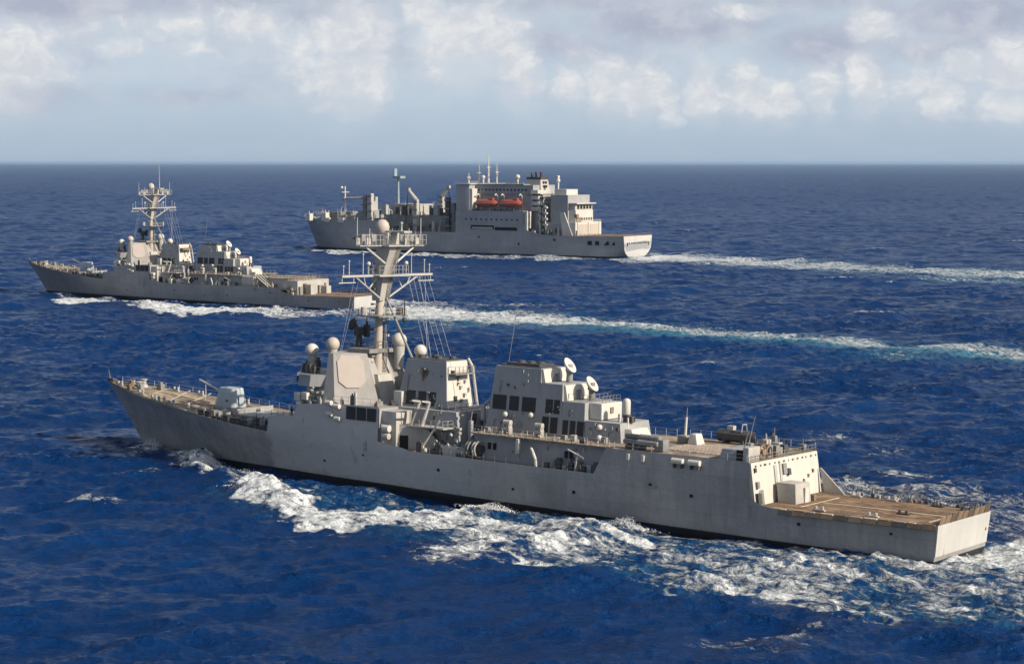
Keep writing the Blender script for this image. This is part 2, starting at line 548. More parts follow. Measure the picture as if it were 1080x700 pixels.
def destroyer(name, label, pose, heel, scale, far):
    T = root(name, label, 'destroyer', (pose[0], pose[1], 0), (heel, 0, pose[2]), 'grey destroyers under way', scale)
    flight_h = 4.05

    def sheer(s):
        return smooth_tab(SHEER, s) if s < 129 else flight_h + max(0, s - 131) * .008

    if far:
        TOP = [(0, 0), (46.9, 0), (47, 2.3), (52.2, 2.9), (53, 4.8), (60, 5.5), (69, 5.8), (69.05, .9), (74, .4), (75, .12), (123.5, .5), (128.4, -1.4)]
    else:
        TOP = [(0, 0), (46.9, 0), (47, 2.3), (52.2, 2.9), (53, 4.8), (60, 5.5), (69, 5.8), (69.05, .9), (74, .4), (75, .12), (106.5, .12), (108.2, 3.65), (129.2, 3.85)]
    stations = [0, .6, 1.5, 3, 5, 7.5, 10, 13, 16, 20, 24, 28, 32, 36, 40, 44, 46.9, 47, 49.5, 52.2, 53, 56, 60, 64.5, 69, 69.05, 71.5, 74, 75, 80, 86, 92, 98, 104, 106.5, 107.2, 108.2, 112, 118, 123.5, 126, 128.4]
    ends = []
    if not far:
        # the aft edge of the raised side: straight down, then a rounded foot onto the flight deck
        ends = [(129.2, 9.45), (129.25, 7.2), (129.32, 6.2), (129.65, 5.4), (130.3, 4.75), (131.4, 4.35), (133, 4.17)]
    else:
        ends = [(128.8, 4.1), (131, 4.12), (133, 4.14)]
    rows = []
    levels = [-3, -1.4, 0, .5, .9, 1.6]

    def row(s, top, sh):
        zs = levels + [1.6 + (min(sh, top) - 1.6) * k for k in (.25, .5, .75, 1.0)] + [min(sh, top) + (top - min(sh, top)) * .5, top]
        out = []
        for z in zs:
            sh_s = s + stem(z) * max(0.0, 1 - s / 42.0)
            sq = max(0.0, s - 150.0) / 4.0
            sh_s -= sq * max(0, 4.2 - z) * .10
            sv = sh_s if s < 42 else s
            a = hull_w(sv if z <= 0 else s + stem(0) * max(0, 1 - s / 42) * 0, z, sh)
            if z > 0:
                wl = smooth_tab(BWL, s + stem(0) * max(0, 1 - s / 42)) if s + stem(0) * max(0, 1 - s / 42) > 9.25 else .06
                bd = max(.12, smooth_tab(BD, s) if s > 1.2 else lerp(BD, s))
                t = z / max(sh, 1)
                a = wl + (bd - wl) * min(t, 1) ** 1.3
                if t > 1:
                    a -= (z - sh) * .045
            else:
                wl = smooth_tab(BWL, s + stem(0) * max(0, 1 - s / 42)) if s + stem(0) * max(0, 1 - s / 42) > 9.25 else .06
                a = max(.05, wl * (1 + .05 * z))
            out.append((sh_s, a, z))
        return out

    for s in stations:
        rows.append(row(s, sheer(s) + .10 + lerp(TOP, s), sheer(s)))
    for s, h in ends:
        rows.append(row(s, h, min(h, 4.1 if far else min(h, 5.6))))
    for s in (138, 144, 150, 153.9):
        rows.append(row(s, sheer(s) + .06, sheer(s)))
    hull = MB()
    v, f = loft(rows)
    hull.add(v, f)
    v2 = [(a, -b, c) for a, b, c in v]
    hull.add(v2, f)
    n = len(rows[0])
    last = (len(rows) - 1) * n
    off = len(v)
    hull.f += [(i, i + 1, off + i + 1, off + i) for i in range(n - 1)]
    hull.f += [(last + i, last + i + 1, off + last + i + 1, off + last + i) for i in range(n - 1)]
    hull.f += [(j * n, (j + 1) * n, off + (j + 1) * n, off + j * n) for j in range(len(rows) - 1)]
    H = hull.build('hull', 'hull_older' if far else 'hull', T)
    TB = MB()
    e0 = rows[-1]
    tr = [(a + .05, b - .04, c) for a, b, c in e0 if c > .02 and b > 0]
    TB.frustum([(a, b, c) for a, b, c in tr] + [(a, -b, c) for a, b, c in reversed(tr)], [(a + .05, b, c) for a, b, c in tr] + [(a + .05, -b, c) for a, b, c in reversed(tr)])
    TB.build('transom', 'stern', H)  # thin plate added over the hull end, sunlight painted in its lighter grey
    # hull marks and fittings
    mb = MB()
    for s, h, l in ((58, 2.8, .5), (66, 4.4, .35), (80, 3.6, .5), (93, 2.3, .4), (103, 2.9, .5), (115, 5.2, .4), (121, 4.3, .5), (136, 2.4, .45), (148, 2.6, .35)):
        w = 9.25 if s < 112 else (8.9 if s < 130 else 7.9)
        w = (smooth_tab(BWL, s) + (smooth_tab(BD, s) - smooth_tab(BWL, s)) * (h / sheer(s)) ** 1.3) if h < sheer(s) else 9.3
        MB().box(s, s + l, w - .3, w + .06, h, h + l * .8).build('discharge_port', 'black', H)

    # ---------------- decks
    def deck(s0, s1, hfun, wfun, mat, nm='deck', nseg=24, kids=True):
        secs = []
        for i in range(nseg + 1):
            s = s0 + (s1 - s0) * i / nseg
            w = wfun(s)
            secs.append([(s, w, hfun(s)), (s, w * .5, hfun(s) + .03), (s, -w * .5, hfun(s) + .03), (s, -w, hfun(s))])
        a, b = loft(secs)
        return MB().add(a, b).build(nm, mat, T, smooth=False)
    FD = deck(.8, 47.2, lambda s: sheer(s) - .02, lambda s: max(.1, (smooth_tab(BD, s) if s > 1.2 else lerp(BD, s)) - .06), 'deck', 'foredeck', 40)
    deck(68.8, 109, lambda s: sheer(s) - .02, lambda s: smooth_tab(BD, s) - .08, 'deck', 'main_deck')
    if far:
        deck(108.5, 131, lambda s: sheer(min(s, 127)) - .02, lambda s: smooth_tab(BD, s) - .3, 'deck', 'main_deck')
        deck(126, 153.8, lambda s: flight_h + max(0, s - 131) * .008, lambda s: smooth_tab(BD, s) - .05, 'flight', 'flight_deck')
    else:
        FL = deck(129.3, 153.8, lambda s: flight_h + max(0, s - 131) * .008, lambda s: smooth_tab(BD, s) - .05, 'flight', 'flight_deck')
        mb = MB()
        zt = lambda s: flight_h + max(0, s - 131) * .008 + .045
        for a, b, w0, w1 in ((135, 152, -.12, .12), (134.5, 134.8, -5, 5), (151.8, 152.1, -5.5, 5.5)):
            secs = [[(a + (b - a) * i / 6, w0, zt(a + (b - a) * i / 6)), (a + (b - a) * i / 6, w1, zt(a + (b - a) * i / 6))] for i in range(7)]
            vv, ff = loft(secs)
            mb.add(vv, ff)
        mb.build('deck_marking', 'mark', FL, smooth=False)
    # foredeck markings: pale stripes of the replenishment square
    mb = MB()
    for (a, b, c, d) in ((13, 1.8, 9.8, -5.0), (19.0, 3.6, 13.0, -6.6), (22.3, 2.8, 16.5, -8.0), (12.6, 2.1, 22.4, 3.2), (11.4, -1.6, 20, -2.2)):
        A, B = Vector((a, b, 0)), Vector((c, d, 0))
        t = (B - A).normalized().cross(Vector((0, 0, 1))) * .16
        q = []
        for k in range(9):
            p = A.lerp(B, k / 8)
            z = sheer(p.x) + .035
            q.append([(p.x + t.x, p.y + t.y, z), (p.x - t.x, p.y - t.y, z)])
        vv, ff = loft(q)
        mb.add(vv, ff)
    mb.build('deck_marking', 'mark', FD, smooth=False)
    # ground tackle
    for s, w in ((7.6, -1.2), (9.2, 1.2)):
        z = sheer(s)
        MB().cyl((s, w, z), (s, w, z + .5), .75, .6, 14).cyl((s, w, z + .5), (s, w, z + 1.25), .38, .42, 14).cyl((s, w, z + 1.25), (s, w, z + 1.4), .6, .6, 14).build('capstan', 'pale', T)
    for w in (-1.0, 1.0):
        mb = MB()
        for i in range(14):
            s = 2.6 + i * .36
            mb.box(s, s + .28, w * (.5 + .04 * i) - .12, w * (.5 + .04 * i) + .12, sheer(s) + .02, sheer(s) + .22)
        mb.build('anchor_chain', 'dark', T)
    for s, w in ((4.6, 1.3), (4.6, -1.3), (12.5, 3.7), (12.5, -3.9), (17, 5.0), (17, -5.2), (26, -6.8), (38, -7.9)):
        z = sheer(s)
        MB().box(s - .7, s + .7, w - .2, w + .2, z, z + .14).cyl((s - .45, w, z + .1), (s - .45, w, z + .75), .18, .2, 10).cyl((s + .45, w, z + .1), (s + .45, w, z + .75), .18, .2, 10).build('bollard', 'pale', T)
    for s, w, a, h in ((6.2, .3, .7, .8), (10.6, -2.2, .9, 1.0), (8.4, 2.6, .6, .7), (11.2, 2.7, .8, 1.1)):
        z = sheer(s)
        MB().box(s - a * .6, s + a * .6, w - a * .5, w + a * .5, z, z + h).box(s - a * .3, s + a * .3, w - a * .3, w + a * .3, z + h, z + h + .3).build('deck_locker', 'brown' if s < 9 else 'mid', T, bevel=.06)
    MB().cyl((.6, 0, sheer(.6)), (.2, 0, sheer(.6) + 1.9), .05, .04, 6).cyl((1.5, .5, sheer(1)), (.5, 0, sheer(.6) + 1.0), .04, .04, 5).build('jackstaff', 'mid', T)
    MB().box(.3, 1.9, -.42, .42, sheer(1), sheer(1) + .55).build('bow_chock', 'dark', T, bevel=.1)
    if not far:
        MB().cyl((21, -2.5, sheer(21)), (21, -2.5, sheer(21) + 2.6), .05, .05, 6).build('whip_antenna', 'rope', T)
    for sgn in (1, -1):
        railing([(s, (smooth_tab(BD, s) - .18) * sgn, sheer(s)) for s in (2.5, 6, 10, 15, 20, 26, 32, 38, 44, 46.6)], T, 'mid' if sgn > 0 else 'rope', 1.0)
    rf = random.Random(21)
    for k in range(11):
        s = 30.5 + k * 1.5
        w = smooth_tab(BD, s) - .25
        z = sheer(s)
        MB().box(s + rf.uniform(0, .3), s + rf.uniform(1.1, 1.5), w - .05, w, z + .05, z + rf.uniform(.45, 1.05)).build('edge_net', 'net', T, smooth=False)
        if k % 2 or k > 5:
            a, h = rf.uniform(.3, .7), rf.uniform(.5, 1.5)
            MB().box(s, s + a * 2, w - 1.9, w - .9, z, z + h).cyl((s + .3, w - 1.4, z + h), (s + .3, w - 1.4, z + h + .5), .12, .1, 6).build('deck_locker', ['dark', 'mid', 'dark', 'grey'][k % 4], T, bevel=.05)
    for s, w, h in ((20.5, 6.0, .9), (22.2, 6.5, .7), (23.4, 6.7, 1.0), (27.5, 7.3, 1.1), (31.0, 7.2, .9), (18.8, 5.6, .7)):
        MB().cyl((s, w, sheer(s)), (s, w, sheer(s) + h), .22, .18, 8).sphere((s, w, sheer(s) + h), .26, 8, 6).build('deck_vent', 'pale', T)
    # gun
    G = MB()
    gz = sheer(29)
    G.cyl((29, 0, gz), (29, 0, gz + .55), 2.1, 2.1, 20).build('gun_barbette', 'grey', T)
    g = MB()
    bot = [(26.6, -.9), (27.4, -1.6), (31.2, -1.7), (31.7, -1.2), (31.7, 1.2), (31.2, 1.7), (27.4, 1.6), (26.6, .9)]
    top = [(27.6, -.65), (28.1, -1.15), (30.9, -1.25), (31.2, -.9), (31.2, .9), (30.9, 1.25), (28.1, 1.15), (27.6, .65)]
    g.frustum([(a, b, gz + .5) for a, b in bot], [(a, b, gz + 3.6) for a, b in top])
    GT = g.build('gun_turret', 'bluegrey', T, bevel=.22)
    MB().cyl((27.6, 0, gz + 2.6), (22.2, 0, gz + 4.35), .2, .13, 10).cyl((28, 0, gz + 2.45), (26.2, 0, gz + 3.0), .36, .28, 10).build('gun_barrel', 'pale', GT)
    MB().box(31.72, 31.8, -.5, .5, gz + 1.0, gz + 2.4).build('gun_hatch', 'bluegrey', GT)
    MB().box(30.0, 30.3, 1.55, 1.75, gz + 1.5, gz + 1.75).build('gun_vent', 'dark', GT)
    # forward missile cells
    vz = sheer(38)
    V = MB().box(34.2, 42.2, -4.1, 4.1, vz - .3, vz + .62).build('missile_launcher', 'mid', T, bevel=.05)
    for i in range(8):
        for j in range(4):
            s0 = 34.6 + i * .93
            w0 = -3.6 + j * 1.85
            MB().box(s0, s0 + .78, w0, w0 + 1.6, vz + .62, vz + .70).build('launcher_hatch', 'pale' if (i * 3 + j) % 4 else 'grey', V, smooth=False)
    for s, w, h in ((33.0, 3.0, .9), (33.2, 4.6, .7), (44.2, 5.5, 1.0), (43.6, -6.0, 1.1), (33.4, -2.6, .6)):
        z = sheer(s)
        MB().box(s - .5, s + .5, w - .45, w + .45, z, z + h).cyl((s, w, z + h), (s, w, z + h + .25), .25, .2, 8).build('deck_vent', 'pale', T, bevel=.05)
    MB().frustum([(32.2, -6, sheer(32)), (32.9, -6, sheer(32)), (32.9, 6, sheer(32)), (32.2, 6, sheer(32))], [(32.7, -6, sheer(32) + .8), (32.9, -6, sheer(32) + .8), (32.9, 6, sheer(32) + .8), (32.7, 6, sheer(32) + .8)]).build('breakwater', 'grey', T)

    # ---------------- forward superstructure
    lo = MB()
    # inside the flush side plating: stepped block
    for s0, s1, h in ((47.15, 52.4, 8.35), (52.4, 60, 10.75), (60, 68.9, 11.4)):
        w = 9.25
        lo.frustum([(s0, -w, 5.6), (s1, -w, 5.6), (s1, w, 5.6), (s0, w, 5.6)], [(s0 + .15, -w + .1, h), (s1, -w + .1, h), (s1, w - .1, h), (s0 + .15, w - .1, h)])
    SL = lo.build('forward_deckhouse', 'grey', T)
    for i in range(3):
        for sgn in (1, -1):
            s0 = 62.9 + i * 2.0
            MB().frustum([(s0, 9.30 * sgn, 9.5), (s0 + 1.75, 9.30 * sgn, 9.5), (s0 + 1.75, 9.62 * sgn, 9.5), (s0, 9.62 * sgn, 9.5)],
                         [(s0, 9.25 * sgn, 11.35), (s0 + 1.75, 9.25 * sgn, 11.35), (s0 + 1.75, 9.55 * sgn, 11.35), (s0, 9.55 * sgn, 11.35)]).build('intake_louvre', 'louvre', SL, smooth=False)
    for sgn in (1, -1):
        for s0, h0 in ((59.2, 10.0), (60.8, 9.4), (60.6, 11.2), (59.0, 11.6)):
            MB().lathe((s0, 9.75 * sgn, h0), (1, 0, 0), [(0, .1), (.05, .36), (1.15, .36), (1.2, .1)], 12).build('life_raft_canister', 'white', T)
    deckp = [(52.6, 9.0), (60, 9.1), (68.7, 9.1)]
    # octagonal tower with the array faces
    bot = [(48.6, 4.0), (53.4, 8.8), (60.2, 8.8), (65.6, 3.4)]
    topp = [(51.8, 2.8), (55.3, 6.3), (57.6, 6.45), (61.0, 3.1)]
    mid = [(a + (c - a) * .0, b) for (a, b), (c, d) in zip(bot, topp)]

    def sym(p, h):
        return [(a, b, h) for a, b in p] + [(a, -b, h) for a, b in reversed(p)]
    kf = (15.2 - 11.3) / (18.55 - 11.3)
    m15 = [(a + (c - a) * kf, b + (d - b) * kf) for (a, b), (c, d) in zip(bot, topp)]
    # front part stops at the bridge roof; the tower behind carries the arrays
    tw_b = [(53.6, 3.6), (56.0, 6.0), (60.2, 8.8), (65.6, 3.4)]
    tw_b = [(53.2, 3.2), (57.6, 8.9), (60.0, 8.9), (64.6, 4.3), (62.9, 2.7)]
    tw_t = [(54.2, 2.6), (56.6, 6.6), (57.5, 6.6), (61.0, 3.1), (60.0, 2.1)]
    TW = MB().frustum(sym(tw_b, 11.3), sym(tw_t, 18.5)).build('array_tower', 'tower', T)
    br_b = [(49.0, 3.6), (53.0, 8.6), (57.9, 8.6), (60.0, 3.4)]
    br_t = [(49.4, 3.4), (53.2, 7.6), (57.2, 7.6), (59, 3.4)]
    BR = MB().frustum(sym(br_b, 10.6), sym(br_t, 13.7)).build('bridge', 'grey', T)
    wg = [(48.2, 4.2), (52.4, 8.7), (55.2, 9.2), (57.4, 7.2)]
    MB().frustum(sym(wg, 13.6), sym([(a + .2, b - .05) for a, b in wg], 15.3)).build('bridge_wing', 'grey', BR)
    mb = MB()
    A, B = Vector((48.15, 4.3, 0)), Vector((52.3, 8.75, 0))
    for i in range(5):
        p, q = A.lerp(B, (i + .1) / 5), A.lerp(B, (i + .9) / 5)
        for sgn in (1, -1):
            mb.frustum([(p.x - .1, (p.y + .02) * sgn, 14.2), (q.x - .1, (q.y + .02) * sgn, 14.2), (q.x + .2, (q.y - .2) * sgn, 14.2), (p.x + .2, (p.y - .2) * sgn, 14.2)],
                       [(p.x - .02, (p.y + .02) * sgn, 15.0), (q.x - .02, (q.y + .02) * sgn, 15.0), (q.x + .2, (q.y - .2) * sgn, 15.0), (p.x + .2, (p.y - .2) * sgn, 15.0)])
    for i in range(6):
        w0 = -4 + i * 1.35
        mb.box(48.15, 48.5, w0 + .1, w0 + 1.2, 14.2, 15.0)
    mb.build('bridge_window', 'glass', BR)
    # the four array faces: octagonal plates lying on the corner faces
    for sgn in (1, -1):
        P0, P1 = Vector((60.0, 8.9, 11.3)), Vector((64.6, 4.3, 11.3))
        Q0, Q1 = Vector((57.5, 6.6, 18.5)), Vector((61.0, 3.1, 18.5))
        nrm = (P1 - P0).cross(Q0 - P0).normalized()
        if nrm.y < 0:
            nrm = -nrm

        def onface(u, v):
            a = P0.lerp(P1, u)
            b = Q0.lerp(Q1, u)
            return a.lerp(b, v)
        oct_ = [(.12, .44), (.30, .32), (.62, .32), (.80, .44), (.84, .84), (.74, .95), (.22, .95), (.10, .84)]
        lowp = [onface(u, v) + nrm * .01 for u, v in oct_]
        hip = [p + nrm * .14 for p in lowp]
        MB().frustum([(p.x, p.y * sgn, p.z) for p in lowp], [(p.x, p.y * sgn, p.z) for p in hip]).build('radar_array', 'array', TW, smooth=False)
    # walkways, lockers and figures-of-gear at the tower's foot
    railing([(53.6, 9.0, 10.95), (60, 9.1, 11.45), (68.6, 9.05, 11.55)], T, 'pale', 1.1, 1.4, .04)
    railing([(53.6, -9.0, 10.95), (60, -9.1, 11.45), (68.6, -9.05, 11.55)], T, 'pale', 1.1, 1.4, .04)
    railing([(47.3, 9.0, 8.4), (52.3, 9.05, 8.4)], T, 'mid', 1.1, 1.2, .04)
    for s, w, z, a, h, mt in ((63.0, 8.4, 11.4, .45, 1.4, 'dark'), (63.6, 8.4, 11.4, .35, 1.9, 'pale'), (61.2, 8.6, 11.4, .4, .8, 'mid'), (66.5, 6.5, 11.4, .8, .7, 'mid'), (67.6, 8.2, 11.4, .6, .6, 'brown'), (67.2, 4.6, 11.4, .7, .5, 'dark'), (67.8, 2.6, 11.4, .9, .7, 'brown'),
                              (55.2, 9.0, 10.8, .5, .7, 'pale'), (57.2, 9.0, 11.0, .4, .9, 'pale')):
        MB().box(s - a * .5, s + a * .5, w - a * .5, w + a * .5, z, z + h).cyl((s, w, z + h), (s, w, z + h + .3), a * .3, a * .25, 8).build('deck_locker', mt, T, bevel=.05)
    # searchlight boxes under the bridge wing
    for s, w, z, a, h in ((52.9, 9.1, 11.4, 1.15, 1.2), (54.4, 9.15, 11.6, 1.1, 1.1), (53.2, 9.1, 10.75, 1.0, .55)):
        MB().box(s - a * .5, s + a * .5, w - .35, w + .35, z, z + h).build('life_raft_box', 'white', T, bevel=.08)
    # open bridge top: dark gear, director, railings, domes
    mbx = [(50.6, 5.0, .5, 1.2), (52.0, 6.4, .7, .9), (53.2, 7.0, .6, 1.4), (54.4, 7.3, .5, 1.1), (51.5, 3.6, .6, 1.6), (53.2, 5.2, .5, 1.8), (50.4, 2.2, .5, .8), (52.2, -4.5, .8, 1.5)]
    for s, w, a, h in mbx:
        MB().box(s - a * .5, s + a * .5, w - a * .6, w + a * .6, 15.3, 15.3 + h).cyl((s, w, 15.3 + h), (s + .2, w, 15.3 + h + .5), a * .4, a * .2, 8).build('bridge_top_gear', 'dark', T, bevel=.05)
    railing([(49, 3.8, 15.3), (52.6, 8.2, 15.3), (55, 8.7, 15.3), (57, 6.9, 15.3)], T, 'dark', 1.1, 1.0, .05)
    railing([(49, -3.8, 15.3), (52.6, -8.2, 15.3), (55, -8.7, 15.3)], T, 'dark', 1.1, 1.2, .05)

    def dome(s, w, h, r, mat='white', base=.8, name='radar_dome'):
        mb = MB()
        mb.sphere((s, w, h), r, 18, 12)
        o = mb.build(name, mat, T)
        MB().cyl((s, w, h - r * .75 - base), (s, w, h - r * .75), r * .55, r * .75, 14).build('dome_pedestal', 'pale', o)
        return o
    dome(52.1, 5.4, 18.6, 1.0, 'white', 2.0)
    dome(55.9, 5.0, 19.7, 1.02, 'array', .55)
    # gun director on the tower roof
    D = MB().cyl((56.6, 0, 18.5), (56.6, 0, 20.9), .6, .45, 12).box(56.1, 57.1, -.65, .65, 20.8, 22.1).build('fire_control_director', 'dark', T, bevel=.15)
    MB().lathe((55.7, 0, 22.3), (-1, 0, .25), [(-.4, .3), (0, .6), (.35, .95), (.4, .95), (.12, .55), (.06, .05)], 20).build('director_dish', 'dark', D)
    MB().box(56.6, 57.4, -1.6, -1.0, 20.5, 22.4).cyl((57, -1.3, 22.4), (57, -1.3, 23.6), .2, .12, 8).build('director_sensor', 'dark', D, bevel=.1)
    MB().box(57.0, 61.4, -3.0, 3.0, 18.5, 19.1).build('tower_roof_platform', 'mid', T)
    railing([(57.3, 3.0, 19.1), (61.3, 3.0, 19.1), (61.3, -3, 19.1), (57.3, -3, 19.1)], T, 'dark', 1.1, .9, .05)
    # after side block, lit end wall with louvres, boat recess
    MB().box(68.9, 71.6, 2.6, 8.6, 5.7, 11.1).build('side_deckhouse', 'pale', T, bevel=.04)
    MB().box(68.9, 71.6, -8.6, -2.6, 5.7, 11.1).build('side_deckhouse', 'pale', T, bevel=.04)
    for sgn in (1, -1):
        BB = MB()
        pl = lambda t, d: (69.1 + 5.8 * t - d * .42, (9.05 - 2.7 * t - d * .9) * sgn)

        def slab(t0, t1, h0, h1, d0=0.0, d1=.3):
            q4 = [pl(t0, d0), pl(t1, d0), pl(t1, d1), pl(t0, d1)]
            return [(a, b, h0) for a, b in q4], [(a, b, h1) for a, b in q4]
        for t0, t1, h0, h1 in ((0, .2, 5.75, 9.2), (.64, 1, 5.75, 9.2), (.2, .64, 7.75, 9.2)):
            BB.frustum(*slab(t0, t1, h0, h1))
        BB.box(69.2, 74.8, min(3.0 * sgn, 5.9 * sgn), max(3.0 * sgn, 5.9 * sgn), 5.75, 9.1)
        bo = BB.build('boat_recess', 'pale', T)
        MB().frustum(*slab(.2, .64, 5.85, 7.75, .1, .3)).build('recess_opening', 'black', bo)
        MB().frustum([pl(0, 0) + (9.2,), pl(1, 0) + (9.2,), (74.8, 3.0 * sgn, 9.2), (69.2, 3.0 * sgn, 9.2)], [pl(0, 0) + (9.3,), pl(1, 0) + (9.3,), (74.8, 3.0 * sgn, 9.3), (69.2, 3.0 * sgn, 9.3)]).build('recess_roof', 'mid', bo)
        MB().frustum([(74.8, 6.4 * sgn, 5.75), (78.4, 5.9 * sgn, 5.75), (78.3, 5.6 * sgn, 5.75), (74.7, 6.1 * sgn, 5.75)], [(74.8, 6.4 * sgn, 8.8), (75.6, 6.3 * sgn, 8.8), (75.5, 6.0 * sgn, 8.8), (74.7, 6.1 * sgn, 8.8)]).build('sloping_bulwark', 'pale', T)
    for k in range(5):
        MB().box(71.6, 71.75, 3.6 + k * .95, 3.75 + k * .95, 9.4, 11.0).build('wall_stiffener', 'pale', T)
    MB().lathe((69.6, 9.1, 8.7), (1, 0, 0), [(0, .1), (.05, .5), (1.2, .5), (1.25, .1)], 12).build('life_raft_canister', 'white', T)
    MB().lathe((69.7, 9.2, 7.6), (1, 0, 0), [(0, .1), (.05, .45), (1.1, .45), (1.15, .1)], 12).build('life_raft_canister', 'pale', T)
    MB().box(66.9, 68.4, 2.4, 3.8, 11.3, 13.5).build('equipment_box', 'white', T, bevel=.06)
    SP = MB().box(63.4, 66.6, -6.5, -2.4, 11.3, 15.2).build('signal_deck', 'pale', T)
    for k in range(5):
        MB().box(63.5 + k * .6, 64.0 + k * .6, -3.2 - .5 * (k % 3), -2.7 - .5 * (k % 3), 15.2, 16.0 + .3 * (k % 2)).build('signal_locker', 'brown' if k % 2 else 'pale', SP, bevel=.05)
    dome(61.8, -3.2, 20.2, 1.15, 'white', 3.4)
    dome(65.3, -4.0, 18.8, .95, 'white', 2.8)

    # ---------------- mast
    MA = MB().cyl((60.5, .3, 11.3), (60.7, .1, 27.2), .76, .52, 14).build('mast', 'array', T)
    MB().frustum([(59.2, -1.5, 11.2), (63.6, -1.5, 11.2), (63.6, 2.6, 11.2), (59.2, 2.6, 11.2)], [(59.5, -1.1, 15.4), (62.0, -1.1, 15.4), (62.0, 1.8, 15.4), (59.5, 1.8, 15.4)]).build('mast_foot', 'pale', MA)
    MB().frustum([(59.9, -.9, 26.2), (61.4, -.9, 26.2), (61.4, .9, 26.2), (59.9, .9, 26.2)], [(60.0, -1.15, 29.7), (62.2, -1.15, 29.7), (62.2, 1.15, 29.7), (60.0, 1.15, 29.7)]).build('mast_trunk', 'pale', MA)
    MB().frustum([(60.2, -.95, 29.7), (61.9, -.95, 29.7), (61.9, .95, 29.7), (60.2, .95, 29.7)], [(61.0, -1.5, 34.3), (63.8, -1.3, 34.3), (63.8, 1.3, 34.3), (61.0, 1.3, 34.3)]).build('mast_trunk', 'pale', MA)
    MB().cyl((61.6, -.4, 26.6), (66.4, -2.6, 15.2), .17, .22, 8).build('mast_leg', 'mid', MA)
    MB().cyl((60.4, -.2, 26.4), (59.0, -.9, 18.6), .22, .26, 8).build('mast_leg', 'mid', MA)
    yh = 30.0
    Y = MB().box(61.85, 62.35, -10.1, 10.1, yh - .16, yh + .16).build('yardarm', 'pale', MA)
    for sgn in (1, -1):
        MB().cyl((61.4, .9 * sgn, 26.6), (62.1, 6.9 * sgn, yh - .2), .15, .13, 7).build('yard_brace', 'pale', Y)
        MB().cyl((61.8, 3.6 * sgn, 28.2), (62.1, 2.2 * sgn, yh - .2), .1, .1, 6).cyl((61.9, 4.6 * sgn, 28.6), (62.1, 5.2 * sgn, yh - .2), .08, .08, 6).build('yard_strut', 'white', Y)
        MB().cyl((62.1, 9.9 * sgn, yh - .2), (62.1, 9.9 * sgn, yh - 1.0), .06, .06, 6).cyl((62.1, 7.0 * sgn, yh - .95), (62.1, 10.6 * sgn, yh - .95), .07, .07, 6).cyl((62.1, 7.4 * sgn, yh - .2), (62.1, 7.4 * sgn, yh - .95), .05, .05, 6).build('yard_outrigger', 'white', Y)
        for w, a in ((8.4, 1.9), (9.6, 1.2), (5.4, 2.9), (4.2, 1.5)):
            MB().cyl((62.1, w * sgn, yh + .25), (62.1, w * sgn, yh + .25 + a), .07, .05, 6).sphere((62.1, w * sgn, yh + .25 + a), .14 if w != 4.2 else .32, 8, 6).build('yard_antenna', 'white', Y)
    railing([(61.0, 3.2, yh + .25), (63.4, 3.2, yh + .25), (63.4, -3.2, yh + .25), (61.0, -3.2, yh + .25), (61.0, 3.2, yh + .25)], MA, 'pale', 1.2, 1.0, .04)
    MB().box(60.6, 63.6, -3.4, 3.4, yh - .12, yh + .1).build('mast_platform', 'pale', MA)
    ph = 34.3
    UP = MB().box(60.8, 64.4, -2.4, 2.4, ph, ph + .18).box(62.1, 63.1, -7.2, 7.2, ph + .02, ph + .14).build('mast_platform', 'pale', MA)
    for sgn in (1, -1):
        MB().cyl((62.6, 1.2 * sgn, 31.8), (62.6, 5.6 * sgn, ph), .15, .13, 6).build('platform_brace', 'white', UP)
        # antenna cages along the edges of the platform
        for k in range(4):
            w0 = 2.7 + k * 1.15
            MB().box(61.9, 62.15, min(w0 * sgn, (w0 + .85) * sgn), max(w0 * sgn, (w0 + .85) * sgn), ph + (.25 if k % 2 else .7), ph + (1.2 if k % 2 else 1.75)).build('antenna_panel', 'pale' if k % 2 else 'mid', UP)
        railing([(61.7, 2.4 * sgn, ph + .2), (61.7, 7.2 * sgn, ph + .2), (63.4, 7.2 * sgn, ph + .2), (63.4, 2.4 * sgn, ph + .2)], UP, 'pale', 1.5, .7, .045)
        MB().cyl((62.4, 7.1 * sgn, ph), (62.4, 7.1 * sgn, ph + 4.2), .07, .05, 6).build('whip_antenna', 'white', UP)
        MB().cyl((62.4, 4.4 * sgn, ph), (62.4, 4.4 * sgn, ph + 2.6), .06, .05, 6).build('whip_antenna', 'white', UP)
    MB().box(61.4, 63.2, -1.3, 1.3, ph + .25, ph + 2.0).box(61.8, 66.0, -.9, .9, ph + 2.0, ph + 2.3).build('antenna_house', 'pale', UP, bevel=.06)
    MB().lathe((61.4, .5, ph + 1.9), (0, 0, 1), [(0, .75), (.2, .95), (.9, 1.08), (1.5, .92), (1.95, .5), (2.05, .1)], 18).build('navigation_dome', 'array', UP)
    MB().cyl((64.2, -.6, ph + 2.2), (64.2, -.6, ph + (10.0 if far else 3.6)), .16, .08, 6).sphere((64.2, -.6, ph + 3.4), .22, 8, 6).build('pole_mast', 'pale', UP)
    MB().box(59.0, 63.4, -3.2, 3.2, 23.9, 24.1).build('mast_platform', 'mid', MA)
    railing([(59.2, 3.1, 24.1), (63.2, 3.1, 24.1), (63.2, -3.1, 24.1), (59.2, -3.1, 24.1), (59.2, 3.1, 24.1)], MA, 'pale', 1.0, 1.1, .05)
    MB().cyl((60.2, 3.0, 24.1), (60.2, 3.0, 25.3), .5, .5, 10).box(61.6, 63, -3.6, -2.6, 24.1, 25.2).build('mast_sensor', 'pale', MA)
    MB().cyl((63.6, -2.2, 24), (63.6, -2.2, 26.4), .14, .1, 6).sphere((63.6, -2.2, 23.4), .4, 8, 6).build('mast_sensor', 'dark', MA)
    rm = random.Random(17)
